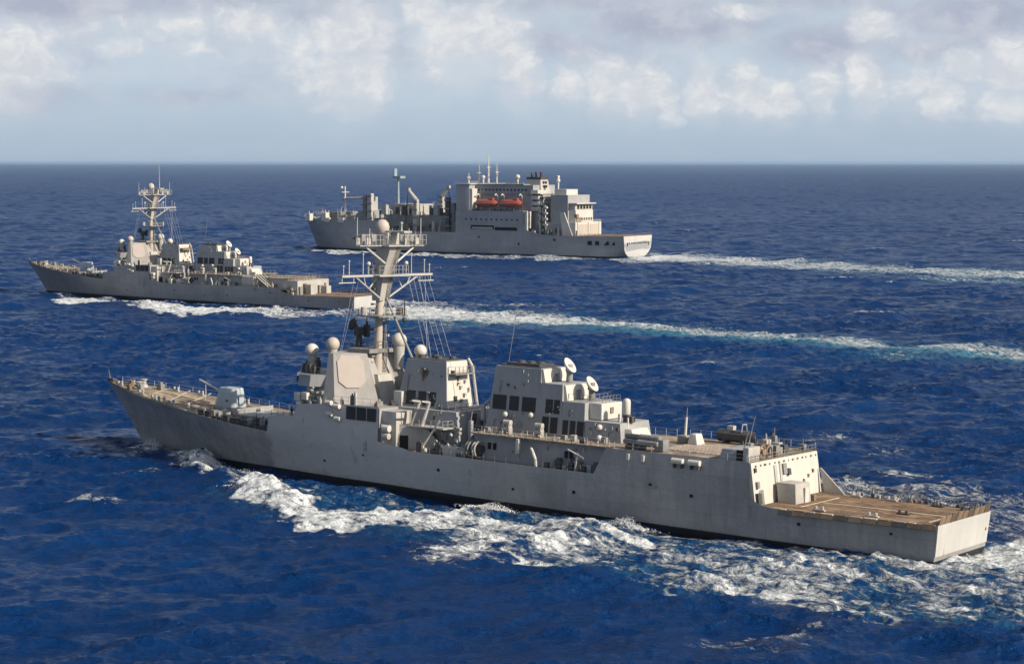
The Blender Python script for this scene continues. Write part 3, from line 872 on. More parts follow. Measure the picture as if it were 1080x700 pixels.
    for k in range(16):
        w = rm.uniform(-6.8, 6.8)
        a = rm.uniform(.8, 2.6)
        s1 = rm.choice((61.8, 62.6, 63.3))
        MB().cyl((s1, w, ph + .1), (s1, w, ph + a), .05, .03, 5).box(s1 - .12, s1 + .12, w - .12, w + .12, ph + a * .6, ph + a * .6 + .25).build('mast_antenna', ['rope', 'pale', 'mid'][k % 3], UP)
    for k in range(18):
        z = 17.0 + k * .95 if k < 10 else 26.8 + (k - 10) * .95
        w = rm.choice((-1.1, 1.0, .9))
        a = rm.uniform(.18, .36)
        MB().box(60.2, 60.2 + a * 2.2, min(w, w * 1.7), max(w, w * 1.7), z, z + a).build('mast_bracket', ['mid', 'pale', 'dark'][k % 3], MA)
    for k in range(3):
        MB().tube([(61.3, -.9 + .3 * k, 15.6), (61.6, -.9 + .3 * k, 26.4), (62.4, -.9 + .3 * k, 29.6), (63.9, -.9 + .3 * k, 34.2)], .07, 5).build('cable_run', 'mid', MA)
    mb = MB()
    for k, (w, s2, w2) in enumerate(((-5.8, 66.8, -4.6), (-6.8, 68.5, -4.4), (-7.8, 70.0, -4.0), (-9.2, 71.5, -3.6), (6.2, 58.6, 6.2), (7.2, 58.2, 6.0), (-7.3, 69.0, -2.0), (-8.6, 70.8, 1.0), (-4.6, 66.0, -4.5))):
        MB().cyl((62.1, w, yh - .2), (s2, w2, 18.3), .022, .022, 4).build('signal_halyard', 'rope', MA)

    # ---------------- forward funnel
    F1 = MB().frustum([(66.9, -3.2, 11.3), (76.4, -3.2, 11.5), (76.4, 3.2, 11.5), (66.9, 3.2, 11.3)], [(68.2, -2.35, 18.2), (75.5, -2.35, 18.2), (75.5, 2.35, 18.2), (68.2, 2.35, 18.2)]).build('funnel', 'grey', T)
    MB().box(68.5, 75.2, -2.1, 2.1, 18.2, 18.32).build('funnel_cap', 'dark', F1)
    for i in range(4):
        MB().cyl((69.5 + i * 1.6, .6 * (-1) ** i, 18.3), (69.5 + i * 1.6, .6 * (-1) ** i, 18.75), .55, .5, 12).build('exhaust_pipe', 'dark', F1)

    def side_panel(s0, s1, h0, h1, wf, parent, nm='intake_louvre', mt='louvre', sgn=1):
        q = []
        for h in (h0, h1):
            w = wf(h)
            q.append([(s0, (w - .2) * sgn, h), (s1, (w - .2) * sgn, h), (s1, (w + .05) * sgn, h), (s0, (w + .05) * sgn, h)])
        return MB().frustum(q[0], q[1]).build(nm, mt, parent, smooth=False)
    wf1 = lambda h: 3.2 - .85 * (h - 11.4) / 6.8
    for sgn in (1, -1):
        for s0, s1 in ((68.7, 70.4), (70.95, 72.4), (72.9, 74.2)):
            side_panel(s0, s1, 11.7, 13.7, wf1, F1, sgn=sgn)
    # emblem on the funnel side
    wp = lambda s, h: (s, wf1(h) + .02, h)
    out = [(71.0, 17.1), (72.0, 17.0), (72.6, 16.6), (72.3, 16.0), (71.9, 15.6), (71.5, 15.1), (71.3, 15.7), (71.05, 16.4)]
    if not far:
        MB().frustum([wp(a, b) for a, b in out], [(p[0], p[1] + .04, p[2]) for p in [wp(a, b) for a, b in out]]).build('funnel_emblem', 'brown', F1, smooth=False)
        inn = [(71.35, 16.75), (72.05, 16.7), (72.2, 16.35), (71.8, 15.95), (71.55, 15.6), (71.45, 16.2)]
        MB().frustum([wp(a, b) for a, b in inn], [(p[0], p[1] + .08, p[2]) for p in [wp(a, b) for a, b in inn]]).build('funnel_emblem', 'dark', F1, smooth=False)
    # after face of the funnel: awning, pipe, ladder
    MB().frustum([(76.36, -3.12, 11.6), (76.44, -3.12, 11.6), (76.44, 3.12, 11.6), (76.36, 3.12, 11.6)], [(75.48, -2.3, 18.1), (75.56, -2.3, 18.1), (75.56, 2.3, 18.1), (75.48, 2.3, 18.1)]).build('sun_brightened_funnel_face', 'white', F1, smooth=False)  # added plate over the grey funnel; its whiter paint stands for sunlight
    MB().box(75.6, 77.2, -2.2, 2.2, 16.3, 16.45).build('funnel_platform', 'mid', F1)
    railing([(75.8, 2.2, 16.45), (77.1, 2.2, 16.45), (77.1, -2.2, 16.45), (75.8, -2.2, 16.45)], F1, 'mid', 1.0, .8, .05)
    MB().tube([(75.6, -2.5, 18.4), (76.3, -2.7, 17.2), (77.1, -3.0, 11.2), (77.2, -3.1, 7.5)], .22, 8).build('drain_pipe', 'pale', F1)
    MB().tube([(77.3, 2.6, 11.4), (77.4, 2.7, 6.5)], .16, 8).tube([(77.9, 1.6, 11.2), (77.9, 1.6, 6)], .12, 8).build('drain_pipe', 'dark', F1)
    MB().frustum([(67.5, -5.1, 5.6), (80.6, -5.1, 5.6), (80.6, 5.1, 5.6), (67.5, 5.1, 5.6)], [(67.5, -5.0, 11.4), (79.6, -5.0, 11.4), (79.6, 5.0, 11.4), (67.5, 5.0, 11.4)]).build('midship_deckhouse', 'grey', T)
    railing([(71.8, 4.9, 11.4), (79.4, 4.9, 11.4), (79.4, -4.9, 11.4)], T, 'mid', 1.05, 1.2, .04)
    MB().box(80.6, 81.0, 2.0, 3.0, 5.7, 11.2).build('vertical_duct', 'dark', T)
    # boat boom, davit arms and boxes in the waist
    for a, b in (((73.2, 7.0, 9.2), (73.9, 6.2, 12.6)), ((75.0, 7.0, 9.2), (75.7, 6.2, 12.6))):
        Dv = MB().cyl(a, b, .28, .2, 8).cyl(b, (b[0] + .2, b[1] + 2.0, b[2] + .3), .18, .14, 8).build('boat_davit', 'pale', T)
    MB().cyl((75.8, 8.3, 6.0), (78.6, 7.4, 10.3), .18, .16, 8).build('boat_boom', 'pale', T)
    MB().box(72.8, 79.4, 5.2, 7.6, 9.1, 9.28).build('boat_platform', 'pale', T)
    railing([(75, 7.6, 9.28), (79.3, 7.6, 9.28), (79.3, 5.3, 9.28)], T, 'pale', 1.0, .9, .045)
    rnd = random.Random(3)
    for k in range(26):
        s = rnd.uniform(75.5, 85)
        w = rnd.uniform(6.0, 8.8)
        a, h = rnd.uniform(.35, .8), rnd.uniform(.5, 1.5)
        z = sheer(s)
        MB().box(s - a, s + a, w - a * .5, w + a * .5, z, z + h).cyl((s, w, z + h), (s, w, z + h + .3), a * .35, a * .3, 8).build('deck_locker', ['mid', 'dark', 'pale', 'dark', 'grey'][k % 5], T, bevel=.05)
    for s, h, mt in ((72.4, 7.4, 'pale'), (76.2, 8.6, 'white'), (79.0, 8.2, 'white')):
        MB().sphere((s, 5.3, h), .28, 10, 8).build('deck_lamp', mt, T)
    # hose reels
    for s in (84.9, 86.1):
        rl = MB().hoop((s, 8.0, 7.1), (1, .25, 0), 1.15, .13, 20).hoop((s + .5, 8.1, 7.1), (1, .25, 0), 1.15, .13, 20).build('hose_reel', 'pale' if s > 85.5 else 'mid', T)
        MB().cyl((s - .1, 8, 7.1), (s + .7, 8.1, 7.1), .62, .62, 14).box(s, s + .4, 7.8, 8.2, 5.7, 6.6).build('reel_drum', 'dark', rl)
    # dense tangle of gear and a crane between the funnels
    CR = MB().cyl((82.6, 2.6, 5.7), (82.6, 2.6, 12.6), .42, .34, 10).build('crane_post', 'pale', T)
    MB().cyl((82.6, 2.6, 12.4), (79.2, 3.4, 11.7), .22, .16, 8).cyl((82.6, 2.6, 12.5), (84.2, 2.2, 14.0), .2, .14, 8).build('crane_jib', 'pale', CR)
    for k in range(16):
        s = rnd.uniform(81.6, 84.6)
        w = rnd.uniform(-2, 6.2)
        h = rnd.uniform(1.0, 5.2)
        a = rnd.uniform(.2, .5)
        z = 5.7
        MB().box(s - a, s + a, w - a, w + a, z, z + h).cyl((s, w, z + h), (s + rnd.uniform(-.5, .5), w, z + h + rnd.uniform(.4, 1.5)), .09, .06, 6).build('fuelling_station_gear', ['mid', 'dark', 'grey', 'pale'][k % 4], T, bevel=.04)

    # ---------------- after deckhouse, funnel and directors
    AD = MB().frustum([(84.6, -7.6, 5.6), (108.6, -7.6, 5.6), (108.6, 7.6, 5.6), (84.6, 7.6, 5.6)], [(85.0, -7.3, 9.2), (108.6, -7.3, 9.2), (108.6, 7.3, 9.2), (85.0, 7.3, 9.2)]).build('after_deckhouse', 'grey', T)
    MB().box(84.7, 109.2, -8.3, 8.3, 9.2, 9.36).build('upper_deck', 'deck', T)
    for s in (87.4, 88.3, 100.4, 101.2):
        MB().box(s, s + .45, 7.35, 7.62, 7.2, 8.1).build('deckhouse_vent', 'black', AD)
    for sgn in (1, -1):
        railing([(85, 8.2 * sgn, 9.36), (108, 8.2 * sgn, 9.36)], T, 'rope', 1.0, 1.7, .035)
    wa = lambda h: 3.75 - .95 * (h - 9.2) / 9.2
    F2 = MB()
    for s0b, s0t, s1, hb, ht in ((83.9, 84.9, 92.8, 9.3, 18.3),):
        F2.frustum([(s0b, -wa(hb), hb), (93.2, -wa(hb), hb), (93.2, wa(hb), hb), (s0b, wa(hb), hb)], [(s0t, -wa(ht), ht), (92.8, -wa(ht), ht), (92.8, wa(ht), ht), (s0t, wa(ht), ht)])
    F2 = F2.build('funnel', 'grey', T)
    MB().box(85.4, 92.3, -2.4, 2.4, 18.3, 18.45).box(86, 91.6, -1.7, 1.7, 18.45, 18.75).build('funnel_cap', 'dark', F2)
    for i in range(3):
        MB().cyl((87.2 + i * 1.7, 0, 18.6), (87.2 + i * 1.7, 0, 19.0), .6, .55, 12).build('exhaust_pipe', 'dark', F2)
    MB().box(84.2, 84.9, 1.0, 2.2, 16.6, 17.6).build('funnel_lamp_box', 'pale', F2)
    S1 = MB().frustum([(93.2, -wa(9.3), 9.3), (97.0, -wa(9.3), 9.3), (97.0, wa(9.3), 9.3), (93.2, wa(9.3), 9.3)], [(92.8, -wa(16.4), 16.4), (96.6, -wa(16.4), 16.4), (96.6, wa(16.4), 16.4), (92.8, wa(16.4), 16.4)]).build('director_house', 'grey', T)
    S2 = MB().frustum([(97.0, -wa(9.3), 9.3), (100.8, -wa(9.3), 9.3), (100.8, wa(9.3), 9.3), (97.0, wa(9.3), 9.3)], [(96.8, -wa(14.2), 14.2), (100.5, -wa(14.2), 14.2), (100.5, wa(14.2), 14.2), (96.8, wa(14.2), 14.2)]).build('director_house', 'grey', T)
    MB().taper(100.8, 106.8, 3.7, 9.3, 100.8, 106.4, 3.45, 11.9).build('director_house', 'grey', T)
    # buttressed screens facing aft, with an arched recess
    for s0, h0, h1 in ((92.85, 16.45, 18.25), (96.65, 14.25, 16.3)):
        scr = MB()
        for w0, w1 in ((1.35, 2.75), (-2.4, -.9)):
            scr.frustum([(s0 + .02, w0, h0), (s0 + .62, w0, h0), (s0 + .62, w1, h0), (s0 + .02, w1, h0)], [(s0 + .02, w0, h1), (s0 + .22, w0, h1), (s0 + .22, w1, h1), (s0 + .02, w1, h1)])
        scr.box(s0 + .01, s0 + .2, -.95, 1.4, h1 - .75, h1)
        scr.frustum([(s0 + .02, .9, h0), (s0 + .3, .9, h0), (s0 + .3, 1.36, h0), (s0 + .02, 1.36, h0)], [(s0 + .02, .2, h1 - .74), (s0 + .2, .2, h1 - .74), (s0 + .2, 1.36, h1 - .74), (s0 + .02, 1.36, h1 - .74)])
        o = scr.build('director_screen', 'white', T)
    for s, h in ((95.0, 18.6), (98.8, 16.3)):
        dz = h - (16.4 if h > 17 else 14.2)
        Dd = MB().cyl((s - .1, -.9, h - dz), (s - .1, -.9, h - .5), .5, .42, 12).box(s - .5, s + .2, -1.3, -.4, h - .7, h + .3).build('fire_control_director', 'mid', T, bevel=.1)
        MB().lathe((s + .1, -.5, h + .1), (.81, -.12, .57), [(-.5, .3), (-.3, .75), (.12, 1.18), (.2, 1.2), (.2, 1.17), (.0, .7), (-.06, .08)], 24).build('director_dish', 'white', Dd)
    MB().box(100.55, 102.6, -2.6, 2.3, 12.0, 14.2).build('illuminator_box', 'white', T, bevel=.08)
    MB().box(102.62, 102.75, -.4, .3, 12.8, 13.6).build('box_hatch', 'brown', T)
    railing([(97.2, 2.4, 14.2), (100.3, 2.4, 14.2), (100.3, -2.4, 14.2)], T, 'mid', 1.0, .9, .045)
    railing([(100.9, -2.2, 14.25), (102.5, -2.2, 14.25), (102.5, 2.0, 14.25)], T, 'mid', .9, .8, .045)
    for sgn in (1, -1):
        for s0, s1 in ((84.85, 87.2), (87.75, 89.4), (89.95, 92.3)):
            side_panel(s0, s1, 12.3, 14.3, wa, F2, sgn=sgn)
        for s0, s1 in ((94.0, 95.2), (95.4, 96.4)):
            side_panel(s0, s1, 12.4, 14.3, wa, S1, sgn=sgn)
        for s0, s1 in ((93.6, 94.7), (95.0, 96.2)):
            side_panel(s0, s1, 9.7, 11.9, wa, S1, sgn=sgn)
        for s0, s1 in ((97.1, 98.0), (98.3, 99.2), (99.5, 100.6)):
            side_panel(s0, s1, 9.7, 11.7, wa, S2, sgn=sgn)
    for s, w, h in ((103.3, 3.75, 11.2), (103.9, 4.6, 9.9), (87.5, 3.9, 11.7), (91.8, 3.7, 11.9)):
        MB().sphere((s, w, h), .42, 12, 8).build('deck_lamp', 'white', T)
    for s in (88.9, 94.3):
        for z in (9.6, 10.45):
            MB().lathe((s, 6.0, z + .45), (1, 0, 0), [(0, .1), (.06, .40), (1.2, .40), (1.26, .1)], 14).build('life_raft_canister', 'pale', T)
        MB().box(s + .1, s + .25, 5.6, 6.4, 9.36, 11.1).box(s + 1.0, s + 1.12, 5.6, 6.4, 9.36, 11.1).build('canister_rack', 'pale', T)
    for k in range(10):
        s, w = 85.5 + k * 2.2, 5.4 + (k % 3) * .9
        if 88 < s < 97:
            continue
        MB().box(s - .4, s + .4, w - .3, w + .3, 9.36, 9.9 + .3 * (k % 2)).build('deck_locker', ['mid', 'pale', 'dark'][k % 3], T, bevel=.04)
    # overboard pipes and figures in the waist walk
    MB().tube([(95.0, 7.8, 8.0), (95.7, 8.7, 8.1), (96.4, 9.2, 7.6), (96.9, 9.35, 6.8), (97.0, 9.4, 5.75)], .2, 8).build('overboard_pipe', 'white', T)
    MB().box(93.0, 93.5, 8.2, 8.7, 7.2, 9.2).build('pipe_housing', 'white', T, bevel=.06)
    MB().cyl((103.0, 8.8, 5.7), (103.4, 8.8, 8.2), .16, .12, 8).cyl((103.4, 8.8, 8.0), (102.2, 9.4, 8.7), .1, .08, 6).cyl((103.4, 8.8, 8.0), (104.6, 9.2, 7.7), .1, .08, 6).build('small_davit', 'pale', T)
    for k in range(9):
        s = 98.0 + k * 1.0
        MB().box(s - .35, s + .35, 7.9, 8.5, 5.7, 6.4 + .4 * (k % 3)).build('deck_locker', ['dark', 'mid', 'dark', 'grey'][k % 4], T, bevel=.04)
    for sgn in (1, -1):
        railing([(78.5, 9.45 * sgn, 5.8), (92, 9.5 * sgn, 5.8), (106.3, 9.35 * sgn, 5.8)], T, 'mid', 1.0, 1.8, .035)
    # close-in gun on its plinth
    MB().frustum([(105.2, -1.6, 9.3), (108.6, -1.6, 9.3), (108.6, 2.8, 9.3), (105.2, 2.8, 9.3)], [(105.3, -1.4, 11.2), (107.6, -1.4, 11.2), (107.6, 2.5, 11.2), (105.3, 2.5, 11.2)]).build('gun_plinth', 'white', T, bevel=.1)
    MB().box(108.3, 109.9, .2, 3.2, 9.36, 10.3).build('plinth_locker', 'white', T, bevel=.08)
    CW = MB().lathe((105.7, .9, 12.9), (0, 0, 1), [(0, .46), (.1, .53), (1.7, .53), (2.0, .46), (2.15, .28), (2.2, .05)], 18).build('close_in_gun', 'white', T)
    MB().box(105.4, 106.2, .5, 1.3, 11.2, 12.95).cyl((105.8, .9, 12.3), (107.8, .3, 12.7), .14, .09, 8).box(106.1, 106.8, .4, 1.2, 11.9, 12.7).build('gun_mount', 'dark', CW, bevel=.05)
    MB().box(104.9, 105.2, 1.5, 1.75, 11.2, 13.0).box(106.3, 106.5, 1.5, 1.7, 11.2, 12.6).build('gun_yoke', 'white', CW)
    MB().cyl((84.9, 0, 18.4), (86.6, .2, 27.0), .06, .03, 6).build('whip_antenna', 'mid', T)

    rw = random.Random(29)
    def fittings(n, s0, s1, h0, h1, wf, parent, big=1.0):
        for k in range(n):
            s, h = rw.uniform(s0, s1), rw.uniform(h0, h1)
            a, b, d = rw.uniform(.12, .5) * big, rw.uniform(.12, .6) * big, rw.uniform(.06, .25)
            w = wf(h)
            MB().box(s, s + a, w - .4, w + d, h, h + b).build('wall_fitting', ['pale', 'mid', 'dark', 'pale', 'grey', 'mid'][k % 6], parent, smooth=False)
        for k in range(n // 6):
            s = rw.uniform(s0, s1)
            w = wf(h0) + .06
            MB().tube([(s, w, h0), (s, wf((h0 + h1) / 2) + .08, (h0 + h1) / 2), (s + .4, wf((h0 + h1) / 2) + .08, (h0 + h1) / 2 + .1)], .06, 5).build('wall_pipe', 'grey' if k % 2 else 'mid', parent)
    fittings(16, 85.2, 92.0, 9.5, 12.0, wa, F2)
    fittings(10, 85.6, 92.0, 14.6, 17.6, wa, F2, .7)
    fittings(14, 86.0, 107.5, 6.2, 9.0, lambda h: 7.45, AD)
    fittings(10, 101.0, 106.0, 9.5, 11.6, lambda h: 3.6, AD)
    fittings(14, 67.4, 76.0, 11.6, 13.6, wf1, F1)
    fittings(6, 68.6, 75.0, 13.9, 17.6, wf1, F1, .6)
    fittings(22, 75.4, 80.4, 6.0, 11.2, lambda h: 5.05, T)
    fittings(12, 54.0, 58.4, 11.3, 13.4, lambda h: 8.75, BR)
    fittings(10, 93.4, 100.4, 12.2, 13.9, wa, S1, .6)
    for k in range(9):
        w = rw.uniform(-2.2, 2.4)
        h = rw.uniform(12.0, 17.4)
        MB().box(75.3, 76.6 - .12 * (h - 11.6) + rw.uniform(.05, .25), w, w + rw.uniform(.15, .5), h, h + rw.uniform(.2, .7)).build('wall_fitting', ['pale', 'mid', 'white', 'dark'][k % 4], F1, smooth=False)
    for k in range(8):
        w = rw.uniform(-6.8, 6.8)
        MB().box(108.5, 108.6 + rw.uniform(.1, .3), w, w + .5, 6.4, 7.2).build('wall_fitting', 'mid', AD, smooth=False)
    # stanchions, cleats and small vents along the 01 deck edge
    for k in range(22):
        s = 85.2 + k * 1.05
        MB().cyl((s, 8.25, 9.36), (s, 8.3, 9.36 + .5 + .5 * (k % 3 == 0)), .07, .06, 5).sphere((s, 8.3, 9.9), .11, 6, 5).build('deck_edge_light', ['pale', 'mid', 'white'][k % 3], T)

    ud = 9.45 if not far else 5.75
    if not far:
        # ---------------- raised after deck
        deck(108.9, 129.15, lambda s: 9.38, lambda s: smooth_tab(BD, s) - .34, 'deck', 'upper_deck')
        railing([(109.5, 9.2, 9.5), (118, 9.05, 9.5), (129, 8.75, 9.5)], T, 'rope', .9, 2.4, .03)
        railing([(109.5, -9.2, 9.5), (118, -9.05, 9.5), (129, -8.75, 9.5)], T, 'rope', .95, 1.6, .03)
        TT = MB().box(110.6, 112.8, 6.6, 8.4, 9.4, 10.0).build('torpedo_tubes', 'dark', T)
        for w, z in ((6.9, 10.35), (7.7, 10.35), (7.3, 11.0)):
            MB().lathe((110.0, w, z), (1, .04, 0), [(0, .3), (.1, .36), (2.2, .36), (2.3, .44), (5.4, .40), (5.5, .3)], 14).build('tube', 'mid', TT)
        MB().box(114.8, 116.2, 6.5, 8.0, 9.4, 11.0).build('tube_breech', 'mid', TT, bevel=.15)
        V2 = MB().box(113.8, 123.4, -3.0, 5.6, 9.3, 9.48).build('missile_launcher', 'deck', T, bevel=.03)
        for i in range(8):
            for j in range(8):
                s0, w0 = 114.1 + i * 1.15, -2.7 + j * 1.02
                MB().box(s0, s0 + .95, w0, w0 + .84, 9.48, 9.55).build('launcher_hatch', 'hatch' if (i + 2 * j) % 5 else 'hatchb', V2, smooth=False)
        MB().frustum([(124.6, 3.0, 9.4), (128.3, 3.0, 9.4), (128.3, 8.2, 9.4), (124.6, 8.2, 9.4)], [(124.9, 3.2, 10.75), (128.1, 3.2, 10.75), (128.1, 7.9, 10.75), (124.9, 7.9, 10.75)]).build('control_house', 'grey', T, bevel=.05)
        MB().box(127.2, 128.0, 8.0, 8.3, 9.45, 10.8).build('house_door', 'black', T)
        CB = MB().frustum([(114.2, -2.9, 9.4), (115.8, -2.9, 9.4), (115.8, -.9, 9.4), (114.2, -.9, 9.4)], [(114.5, -2.6, 10.9), (115.4, -2.6, 10.9), (115.4, -1.1, 10.9), (114.5, -1.1, 10.9)]).build('winch_house', 'white', T, bevel=.06)
        PO = MB().cyl((112.9, -2.4, 9.4), (113.1, -2.4, 12.9), .2, .16, 10).build('crane_post', 'white', T)
        MB().cyl((113.1, -2.4, 12.8), (113.2, -2.4, 14.2), .08, .04, 6).cyl((112.6, -3.0, 9.4), (113.0, -2.5, 12), .12, .1, 6).build('post_stay', 'mid', PO)
        MB().box(112.2, 113.6, -2.9, -1.6, 9.4, 10.5).build('winch', 'mid', T, bevel=.1)
        # covered boat on the far side
        bt = MB()
        ring = []
        for i in range(9):
            t = i / 8
            s = 115.4 + 5.6 * t
            b = .95 * (1 - (2 * max(t - .5, 0)) ** 2.5) * (1 if t > .03 else .8)
            ring.append([(s, -7.0 + b, 11.3), (s, -7.0 + b * .8, 10.5), (s, -7.0, 10.1 + .5 * max(0, t - .7)), (s, -7.0 - b * .8, 10.5), (s, -7.0 - b, 11.3), (s, -7.0 - b * .5, 11.75), (s, -7.0 + b * .5, 11.75), (s, -7.0 + b, 11.3)])
        vv, ff = loft(ring)
        bt.add(vv, ff)
        bbase = Vector((118.0, 7.0, 10.55))
        Mb = Matrix.Translation(T.location) @ Matrix.Rotation(pose[2], 4, 'Z') @ Matrix.Rotation(heel, 4, 'X')
        bo = root('inflatable_boat', 'dark inflatable boat in a cradle on the far edge of the foreground ship', 'boat', Mb @ (bbase - Vector((0, 0, .55))), (heel, 0, pose[2]))
        bt.build('boat_hull', 'dark', bo).location = -bbase
        MB().box(116.9, 117.8, -7.4, -6.6, 11.6, 12.3).build('boat_console', 'pale', bo).location = -bbase
        MB().tube([(119.3, -7.7, 11.6), (119.3, -7.5, 12.6), (119.3, -6.5, 12.6), (119.3, -6.3, 11.6)], .07, 6).build('boat_arch', 'pale', bo).location = -bbase
        MB().box(116.4, 116.8, -7.8, -6.2, 9.4, 9.95).box(119.2, 119.6, -7.8, -6.2, 9.4, 9.95).build('boat_cradle', 'dark', T)
        # clutter at the after end of the raised deck
        for k in range(22):
            s = rnd.uniform(123.6, 128.8)
            w = rnd.uniform(-7.6, 2.6)
            a, h = rnd.uniform(.25, .6), rnd.uniform(.5, 1.7)
            MB().box(s - a, s + a, w - a, w + a, 9.4, 9.4 + h).cyl((s, w, 9.4 + h), (s, w, 9.4 + h + rnd.uniform(.3, 1.2)), .07, .05, 6).build('deck_locker', ['dark', 'brown', 'mid', 'pale', 'mid'][k % 5], T, bevel=.05)
        MB().box(128.2, 129.0, 5.6, 8.4, 9.4, 11.2).build('signal_box', 'pale', T, bevel=.05)
        MB().hoop((128.6, 4.3, 10.3), (1, 0, 0), .8, .12, 18).hoop((128.6, 2.6, 10.2), (1, 0, 0), .7, .12, 18).cyl((128.3, 4.3, 10.3), (128.9, 4.3, 10.3), .4, .4, 12).build('hose_reel', 'brown', T)
        MB().cyl((128.4, 7.6, 11.1), (129.2, 7.3, 15.2), .04, .02, 6).build('whip_antenna', 'pale', T)
        MB().cyl((127.6, 7.9, 9.4), (128.5, 7.7, 13.2), .09, .06, 6).build('whip_antenna', 'mid', T)
        for s in (118.4, 120.9):
            MB().lathe((s, 9.35, 8.75), (1, 0, 0), [(0, .1), (.06, .38), (1.7, .38), (1.76, .1)], 14).build('life_raft_canister', 'white', T)
            MB().box(s + .4, s + .55, 9.0, 9.7, 7.9, 8.4).box(s + 1.5, s + 1.65, 9.0, 9.7, 7.9, 8.4).build('canister_cradle', 'dark', T)
        for s in (111.6, 113.9):
            MB().box(s, s + .4, 9.1, 9.6, 8.2, 9.0).build('side_lamp', 'white', T)
        # lit wall over the flight deck
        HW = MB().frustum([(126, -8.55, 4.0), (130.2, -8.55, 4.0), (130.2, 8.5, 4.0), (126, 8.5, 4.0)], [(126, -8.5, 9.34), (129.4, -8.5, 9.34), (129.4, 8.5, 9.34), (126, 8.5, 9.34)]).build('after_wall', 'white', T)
        fx = lambda h: 130.2 - .8 * (h - 4) / 5.34

        def face(w0, w1, h0, h1, d, nm, mt):
            MB().frustum([(fx(h0) - .2, w0, h0), (fx(h0) + d, w0, h0), (fx(h0) + d, w1, h0), (fx(h0) - .2, w1, h0)], [(fx(h1) - .2, w0, h1), (fx(h1) + d, w0, h1), (fx(h1) + d, w1, h1), (fx(h1) - .2, w1, h1)]).build(nm, mt, HW)
        face(2.5, 3.1, 6.0, 8.6, .14, 'wall_duct', 'pale')
        face(1.2, 1.7, 6.1, 8.8, .12, 'wall_duct', 'pale')
        face(.1, 1.0, 7.3, 8.6, .25, 'wall_hatch', 'mid')
        face(-.7, .0, 7.1, 7.9, .35, 'wall_fitting', 'dark')
        face(7.3, 7.9, 6.2, 7.0, .3, 'wall_fitting', 'mid')
        face(7.6, 8.0, 8.2, 8.7, .25, 'wall_fitting', 'dark')
        face(6.2, 7.2, 4.1, 5.9, .06, 'wall_door', 'mid')
        face(7.3, 8.2, 4.3, 5.6, .4, 'wall_fitting', 'dark')
        for k in range(14):
            w = -8.0 + k * 1.18
            face(w, w + .15 + .12 * (k % 3), 8.8, 9.0, .14, 'wall_light', ['mid', 'brown', 'pale', 'dark'][k % 4])
        for k in range(3):
            w = -6.9 + k * 1.3
            face(w, w + .3, 6.8 - k * .5, 7.2 - k * .5, .2, 'wall_fitting', 'brown')
        railing([(129.3, 8.3, 9.4), (129.3, -8.3, 9.4)], T, 'mid', .8, 1.0, .05)
        SH = MB().frustum([(130.7, -.2, 4.05), (133.2, -.2, 4.05), (133.2, 3.7, 4.05), (130.7, 3.7, 4.05)], [(130.3, -.1, 6.5), (133.0, -.1, 6.5), (133.0, 3.6, 6.6), (130.3, 3.6, 6.6)]).build('flight_deck_shed', 'pale', T, bevel=.05)
        MB().box(133.2, 133.35, .6, 1.6, 4.1, 6.0).build('shed_door', 'white', SH)
        MB().box(132.9, 133.6, -.9, -.25, 4.1, 4.9).build('deck_bitt', 'brown', T, bevel=.1)
        MB().frustum([(130.9, -8.35, 4.05), (133.9, -8.2, 4.05), (133.9, -8.0, 4.05), (130.9, -8.15, 4.05)], [(130.0, -8.4, 7.2), (130.2, -8.4, 7.2), (130.2, -8.2, 7.2), (130.0, -8.2, 7.2)]).build('wall_stay', 'pale', T)
        # safety nets and rails round the flight deck
        nets = []
        for k in range(11):
            s = 133.6 + k * 1.85
            w = smooth_tab(BD, s)
            w2 = smooth_tab(BD, s + 1.75)
            nh = flight_h + (s - 131) * .008
            MB().frustum([(s, w + .02, nh), (s + 1.75, w2 + .02, nh), (s + 1.75, w2 + .1, nh + .02), (s, w + .1, nh + .02)], [(s, w + .36, nh - .50), (s + 1.75, w2 + .30, nh - .50), (s + 1.75, w2 + .36, nh - .46), (s, w + .36, nh - .46)]).build('safety_net', 'oldnet' if k % 4 else 'net', T, label='brown safety net folded down along the near edge of the flight deck')
            MB().box(s, s + rnd.uniform(.9, 1.7), w - .32, w - .02, nh, nh + .14).build('deck_coaming', ['mark', 'brown', 'pale'][k % 3], T, smooth=False)
            o = MB()
            for j in range(4):
                o.cyl((s + j * .5, -w, 4.1), (s + j * .5, -w - .45, 5.15), .05, .05, 5)
            o.tube([(s, -w - .45, 5.15), (s + 1.6, -w - .45, 5.15)], .05, 5).tube([(s, -w - .22, 4.65), (s + 1.6, -w - .22, 4.65)], .04, 5)
            o.build('safety_net', 'mid' if k % 3 else 'dark', T)
        for k in range(9):
            w = -7.1 + k * 1.6
            o = MB()
            o.frustum([(153.85, w, 4.25), (153.9, w, 4.2), (153.9, w + 1.45, 4.2), (153.85, w + 1.45, 4.25)], [(154.15, w, 5.25), (154.2, w, 5.2), (154.2, w + 1.45, 5.2), (154.15, w + 1.45, 5.25)])
            o.cyl((153.6, w, 4.2), (154.3, w, 5.4), .06, .06, 5)
            o.build('safety_net', 'brown' if k % 3 else 'oldnet', T)
        for k in range(34):
            s = rnd.uniform(133, 153.6)
            far_side = k % 3 != 0
            w = (-smooth_tab(BD, s) + rnd.uniform(.1, .5)) if far_side else rnd.uniform(-7, 7)
            s = s if far_side else 153.5
            h = rnd.uniform(.3, 1.3)
            MB().cyl((s, w, 4.1), (s + rnd.uniform(-.2, .2), w, 4.15 + h), .06, .05, 5).box(s - .15, s + .25, w - .15, w + .15, 4.1, 4.15 + h * .4).build('deck_edge_post', ['pale', 'dark', 'brown', 'mid', 'white'][k % 5], T)
